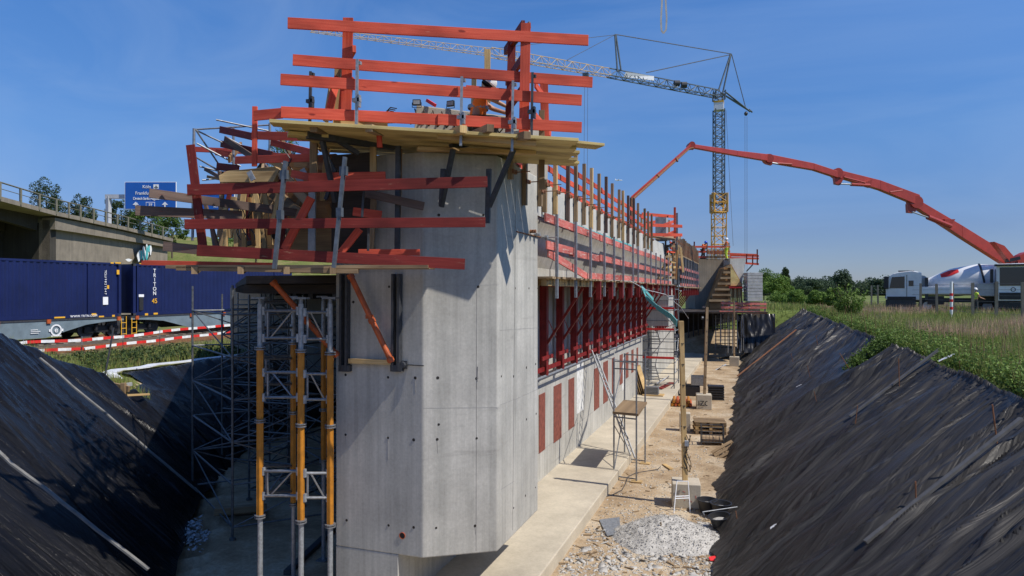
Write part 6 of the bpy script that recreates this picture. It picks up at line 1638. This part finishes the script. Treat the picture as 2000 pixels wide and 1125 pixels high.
floodlight(P(1372,622,d2+.3),.9,'small floodlight near the top of the second timber post')
floodlight(P(1375,602,d2+.3),-.5,'small floodlight at the very top of the second timber post')
cblock(1326,1347,807,843,'narrow upright concrete block between the footing and the graffiti block',rz=.1)
cblock(1417,1434,681,698,'small concrete block farthest back near the foot of the right bank')
o3,p3,_,_,_,d3 = cblock(1425,1443,697,716,'small pale concrete block at the foot of the third post')
mast(1434,590,1434,699,d3+.3,.09,'third timber post, thin, in front of the low distant platform',mat='old_timber')
# stand in front of the block
fs = empty('trestle','small white steel trestle frame leaning against the large concrete block','trestle',tuple(G(1330,1000)))
a,b = G(1316,1002),G(1348,1000); m = MB(); dd_ = a.y*CT-a.x*ST
ta,tb = P(1322,940,dd_+.25),P(1344,940,dd_+.25); m.tube(a,ta,.012,6); m.tube(b,tb,.012,6); m.tube(ta,tb,.012,6); m.tube(a.lerp(ta,.45),b.lerp(tb,.45),.012,6); m.tube(a.lerp(ta,.52),b.lerp(tb,.52),.012,6); m.build('frame','white_paint',fs)
# tubs
def tub(px,py,wpx,lab,tilt=(0,0),z=0,r0=None):
    p = G(px,py); d = p.y*CT-p.x*ST; r = r0 or wpx/2/F*d; o = empty('mortar_tub',lab,'tub',(p.x,p.y,z),'black mortar tubs'); o.rotation_euler = (tilt[0],tilt[1],0)
    MB().lathe([(.001,.0),(r*.72,.0),(r*.96,r*1.25),(r*1.06,r*1.25),(r*1.06,r*1.32),(r*.93,r*1.32),(r*.70,.05),(.001,.05)],n=28).build('tub_body','black_plastic',o,world=False,smooth=False)
    MB().lathe([(.001,r*.95),(r*.5,r*.92),(r*.84,r*.82)],n=18).build('mortar','gravel_grey',o,world=False); return o
tub(1381,1000,38,'upright black mortar tub right beside the large concrete block')
t1 = tub(1408,1008,40,'black mortar tub at the back, tucked against the foot of the right bank')
tub(1409,1033,41,'front black mortar tub, tilted, nearest the camera',(.12,-.15))
tag(MB().tube(P(1372,1000,13.7),P(1440,990,13.9),.012,6).tube(P(1372,1000,13.7),P(1376,1006,13.6),.012,6).build('steel_bar','steel'),'thin steel bar lying across the tops of the front tubs','bar')
q = rag(1416,1030,.3,'crumpled white plastic bag beside the front mortar tub',.1,'plastic_bag',base=G(1418,1052))
q = rag(1400,712,.7,'crumpled white plastic film on the sand near the far concrete blocks',.05,'plastic_film',base=G(1402,722))
rag(1285,740,.8,'white sacking heaped on the footing by the stair tower',.1,'sack',base=G(1284,752,.25))
tag(MB().prism([G(1170,1017)+V3(0,0,.02),G(1210,1012)+V3(0,0,.02),G(1212,1046)+V3(0,0,.05),G(1186,1050)+V3(0,0,.03)],(0,0,.006)).build('metal_sheet','galv'),'thin grey metal sheet lying flat left of the gravel heap','sheet')
tag(MB().beam(G(1291,1062)+V3(0,0,.0),P(1291,1020,G(1291,1062).y*CT-G(1291,1062).x*ST),.03,.02).build('stick','old_timber'),'short stick standing upright at the front of the gravel heap','stick')
tag(MB().prism([G(1384,1092)+V3(0,0,.03),G(1398,1090)+V3(0,0,.04),G(1401,1097)+V3(0,0,.02),G(1387,1098)+V3(0,0,.02)],(0,0,.01)).build('plastic_scrap','red_mark'),'small bright red plastic scrap among the rubble in the foreground','scrap')
tag(MB().beam(G(1297,908)+V3(0,0,.02),G(1312,918)+V3(0,0,.02),.12,.03).build('board','pine'),'short loose board lying on the sand beside the access frame','board')
# pallets
def pallet_stack(px,py,n,lab,rz=0,sc_=1.0,mat='pine'):
    p = G(px,py); o = empty('pallet_stack',lab,'pallets',(p.x,p.y,0),rz=rz)
    for k in range(n):
        m = MB(); z = k*.145; jx = random.uniform(-.05,.05)
        for i in range(6): m.box((-.55+jx,-.38+i*.15,z+.115),(.5+jx,-.28+i*.15,z+.137))
        for i in (-.5,-.05,.40): m.box((i+jx,-.38,z+.02),(i+.1+jx,.47,z+.113))
        for j in (-.36,.02,.38): m.box((-.55+jx,j,z),(.5+jx,j+.09,z+.018))
        m.build('pallet',mat if k%2 else 'old_timber',o,world=False)
    return o
pallet_stack(1386,845,3,'stack of pale timber pallets beyond the steel crate',.15)
pc = G(1391,868); o = empty('steel_crate','open steel wire crate with dark legs in front of the pallets','crate',tuple(pc),rz=.1); m = MB()
for x in (-.34,.34):
    for y in (-.25,.25): m.tube((x,y,0),(x,y,.62),.018,6)
for z in (.12,.35,.58):
    for s in (-.25,.25): m.tube((-.34,s,z),(.34,s,z),.012,5)
    for s in (-.34,.34): m.tube((s,-.25,z),(s,.25,z),.012,5)
for k in range(7): m.tube((-.3+k*.1,-.25,.12),(-.3+k*.1,-.25,.58),.006,4)
m.build('frame','dark_steel',o,world=False)
MB().box((-.32,-.23,.1),(.32,.23,.2)).build('load','old_timber',o,world=False)
p = G(1421,893); o = empty('broken_pallet','broken timber pallet tipped against the foot of the right bank','pallet',(p.x+.05,p.y,.02),rz=.5); o.rotation_euler = (.5,-.5,.4); m = MB()
for i in range(5): m.box((-.35,-.3+i*.15,.1),(.35,-.2+i*.15,.122))
for i in (-.33,-.02,.27): m.box((i,-.3,0),(i+.09,.4,.1))
m.build('boards','old_timber',o,world=False)
# orange tube bundle
p = G(1333,792); o = empty('tube_bundle','bundle of orange steel tubes lying on the sand left of the graffiti block','tubes',tuple(p),rz=.1)
for r_ in range(2):
    for k in range(6-r_): MB().tube((-.42+k*.15+r_*.07,-.4,.08+r_*.13),(-.42+k*.15+r_*.07,.9,.08+r_*.13),.062,10).build('tube','orange_prop' if k%2 else 'yellow_prop',o,world=False)
for k,(x,y,w_,h_,lab) in enumerate(((1350,772,.75,.45,'black open crate behind the orange tubes'),(1398,780,.7,.7,'stack of black slabs right of the graffiti block'),(1362,752,.6,.5,'grey wire basket beyond the black crate'))):
    p = G(x,y); o = empty('crate' if k!=1 else 'slab_stack',lab,'crate' if k!=1 else 'stack',tuple(p),rz=.1)
    if k == 1:
        for j in range(6): MB().box((-w_/2+random.uniform(-.03,.03),-.3,j*.11),(w_/2,.3,j*.11+.075)).build('slab','black_plastic',o,world=False,bevel=.01)
    else:
        m = MB(); 
        for s in (-1,1): m.box((s*w_/2-.015,-.3,0),(s*w_/2+.015,.3,h_)); m.box((-w_/2,s*.3-.015,.02),(w_/2,s*.3+.015,h_-.02))
        m.build('side','black_plastic' if k==0 else 'steel',o,world=False)
        m = MB(); m.box((-w_/2+.03,-.28,.02),(w_/2-.03,.28,h_*.6)); m.build('load','dark_steel' if k==0 else 'old_concrete',o,world=False)
# plywood sheets leaning on wall
o = empty('plywood_sheets','plywood sheets leaning together against the end of the near wall','boards',tuple(G(1255,774,.25)))
for k in range(4):
    a = G(1247+k*4,771-k*0,.25); MB().prism([a,a+V3(.02,.9,0),a+V3(-.35,.85,1.25),a+V3(-.37,-.05,1.25)],(.02,0,.0)).build('sheet','pine' if k in(1,3) else 'old_timber',o)
p = G(1274,772,.25); o = empty('clamp_stack','small grey stack of steel formwork parts on the footing edge','stack',tuple(p))
for j in range(6): MB().box((-.28,-.2,.05+j*.06),(.28,.2,.05+j*.06+.04)).build('part','steel',o,world=False)
MB().box((-.4,-.3,0),(.5,.3,.05)).build('base_board','pine',o,world=False)
for k,(a,b,lab) in enumerate((((1288,760),(1312,748),'reddish plank lying across the footing near the stair tower'),((1405,690),(1432,684),'pale plank at the foot of the far right bank'),((1407,700),(1436,694),'dark plank on the sand near the far concrete blocks'))):
    z = .27 if k==0 else .03; tag(MB().beam(G(*a,z)+V3(0,0,.02),G(*b,z)+V3(0,0,.02),.25,.04).build('plank',('dark_red_board','pine','old_timber')[k]),lab,'plank')
# timbers on shaded floor at left
for k in range(3): tag(MB().beam(G(420,1010+k*8)+V3(0,0,.1+.1*k),G(520,1002+k*8)+V3(0,0,.1+.1*k),.16,.12).build('timber_baulk','old_timber'),('lowest','middle','top')[2-k]+' of three dark baulks stacked on the shaded floor by the left scaffold tower','timber','dark baulks on the shaded floor')
tag(MB().beam(G(560,1120,.03),G(650,1035,.03),.12,.10).build('steel_channel','dark_steel'),'dark steel channel lying on the shaded floor behind the props','channel')

# ------------------------------------------------------------------ light, sky, camera
EL, AZ = R(52), None
sun_dir = V3(.99*math.cos(EL), -.10*math.cos(EL), math.sin(EL)).normalized()
sl = bpy.data.lights.new('sun','SUN'); sl.energy = 5.0; sl.angle = R(.53); sl.color = (1,.94,.85)
so = bpy.data.objects.new('sun',sl); COL.objects.link(so); so.rotation_euler = sun_dir.to_track_quat('Z','Y').to_euler()
wd = bpy.data.worlds.new('World'); sc.world = wd; wd.use_nodes = True; nt = wd.node_tree; nt.nodes.clear()
sky = node(nt,'ShaderNodeTexSky',sky_type='NISHITA'); sky.sun_disc = False; sky.sun_elevation = EL
sky.sun_rotation = math.atan2(sun_dir.x, sun_dir.y); sky.air_density = 1.0; sky.dust_density = 0.1; sky.ozone_density = 3.0
bg = node(nt,'ShaderNodeBackground'); bg.inputs['Strength'].default_value = .15; ow = node(nt,'ShaderNodeOutputWorld')
tc = node(nt,'ShaderNodeTexCoord'); mp = node(nt,'ShaderNodeMapping'); mp.inputs['Rotation'].default_value = (.25,.5,.3); mp.inputs['Scale'].default_value = (1.2,7,9)
nt.links.new(tc.outputs['Generated'],mp.inputs['Vector']); cf = noi(nt,mp.outputs[0],1.1,7,.55,.8)
cr_ = ramp(nt,cf,[(.42,(0,0,0)),(.85,(.22,.22,.22))])
sx = node(nt,'ShaderNodeSeparateXYZ'); nt.links.new(tc.outputs['Generated'],sx.inputs[0])
tint = ramp(nt,sx.outputs[2],[(0,(.32,.375,.585)),(.08,(.335,.395,.60)),(.20,(.385,.55,.78)),(.36,(.39,.66,.97)),(1,(.36,.60,.89))])
skc = mix(nt,sky.outputs[0],tint,1.0,'MULTIPLY')
nt.links.new(mix(nt,skc,(3.0,3.9,5.4),cr_),bg.inputs['Color']); nt.links.new(bg.outputs[0],ow.inputs['Surface'])
cam = bpy.data.cameras.new('camera'); co = bpy.data.objects.new('camera',cam); COL.objects.link(co)
co.location = (0,0,CAMZ); co.rotation_euler = (R(90),0,TH); cam.sensor_width = 36; cam.lens = F/2000*36; cam.shift_y = (HY-562.5)/2000
cam.clip_start = .05; cam.clip_end = 5000; sc.camera = co
sc.render.engine = 'CYCLES'
sc.view_settings.view_transform = 'Standard'; sc.view_settings.look = 'None'; sc.view_settings.exposure = 0; sc.view_settings.gamma = 1
sc.render.resolution_x = 1024; sc.render.resolution_y = 576
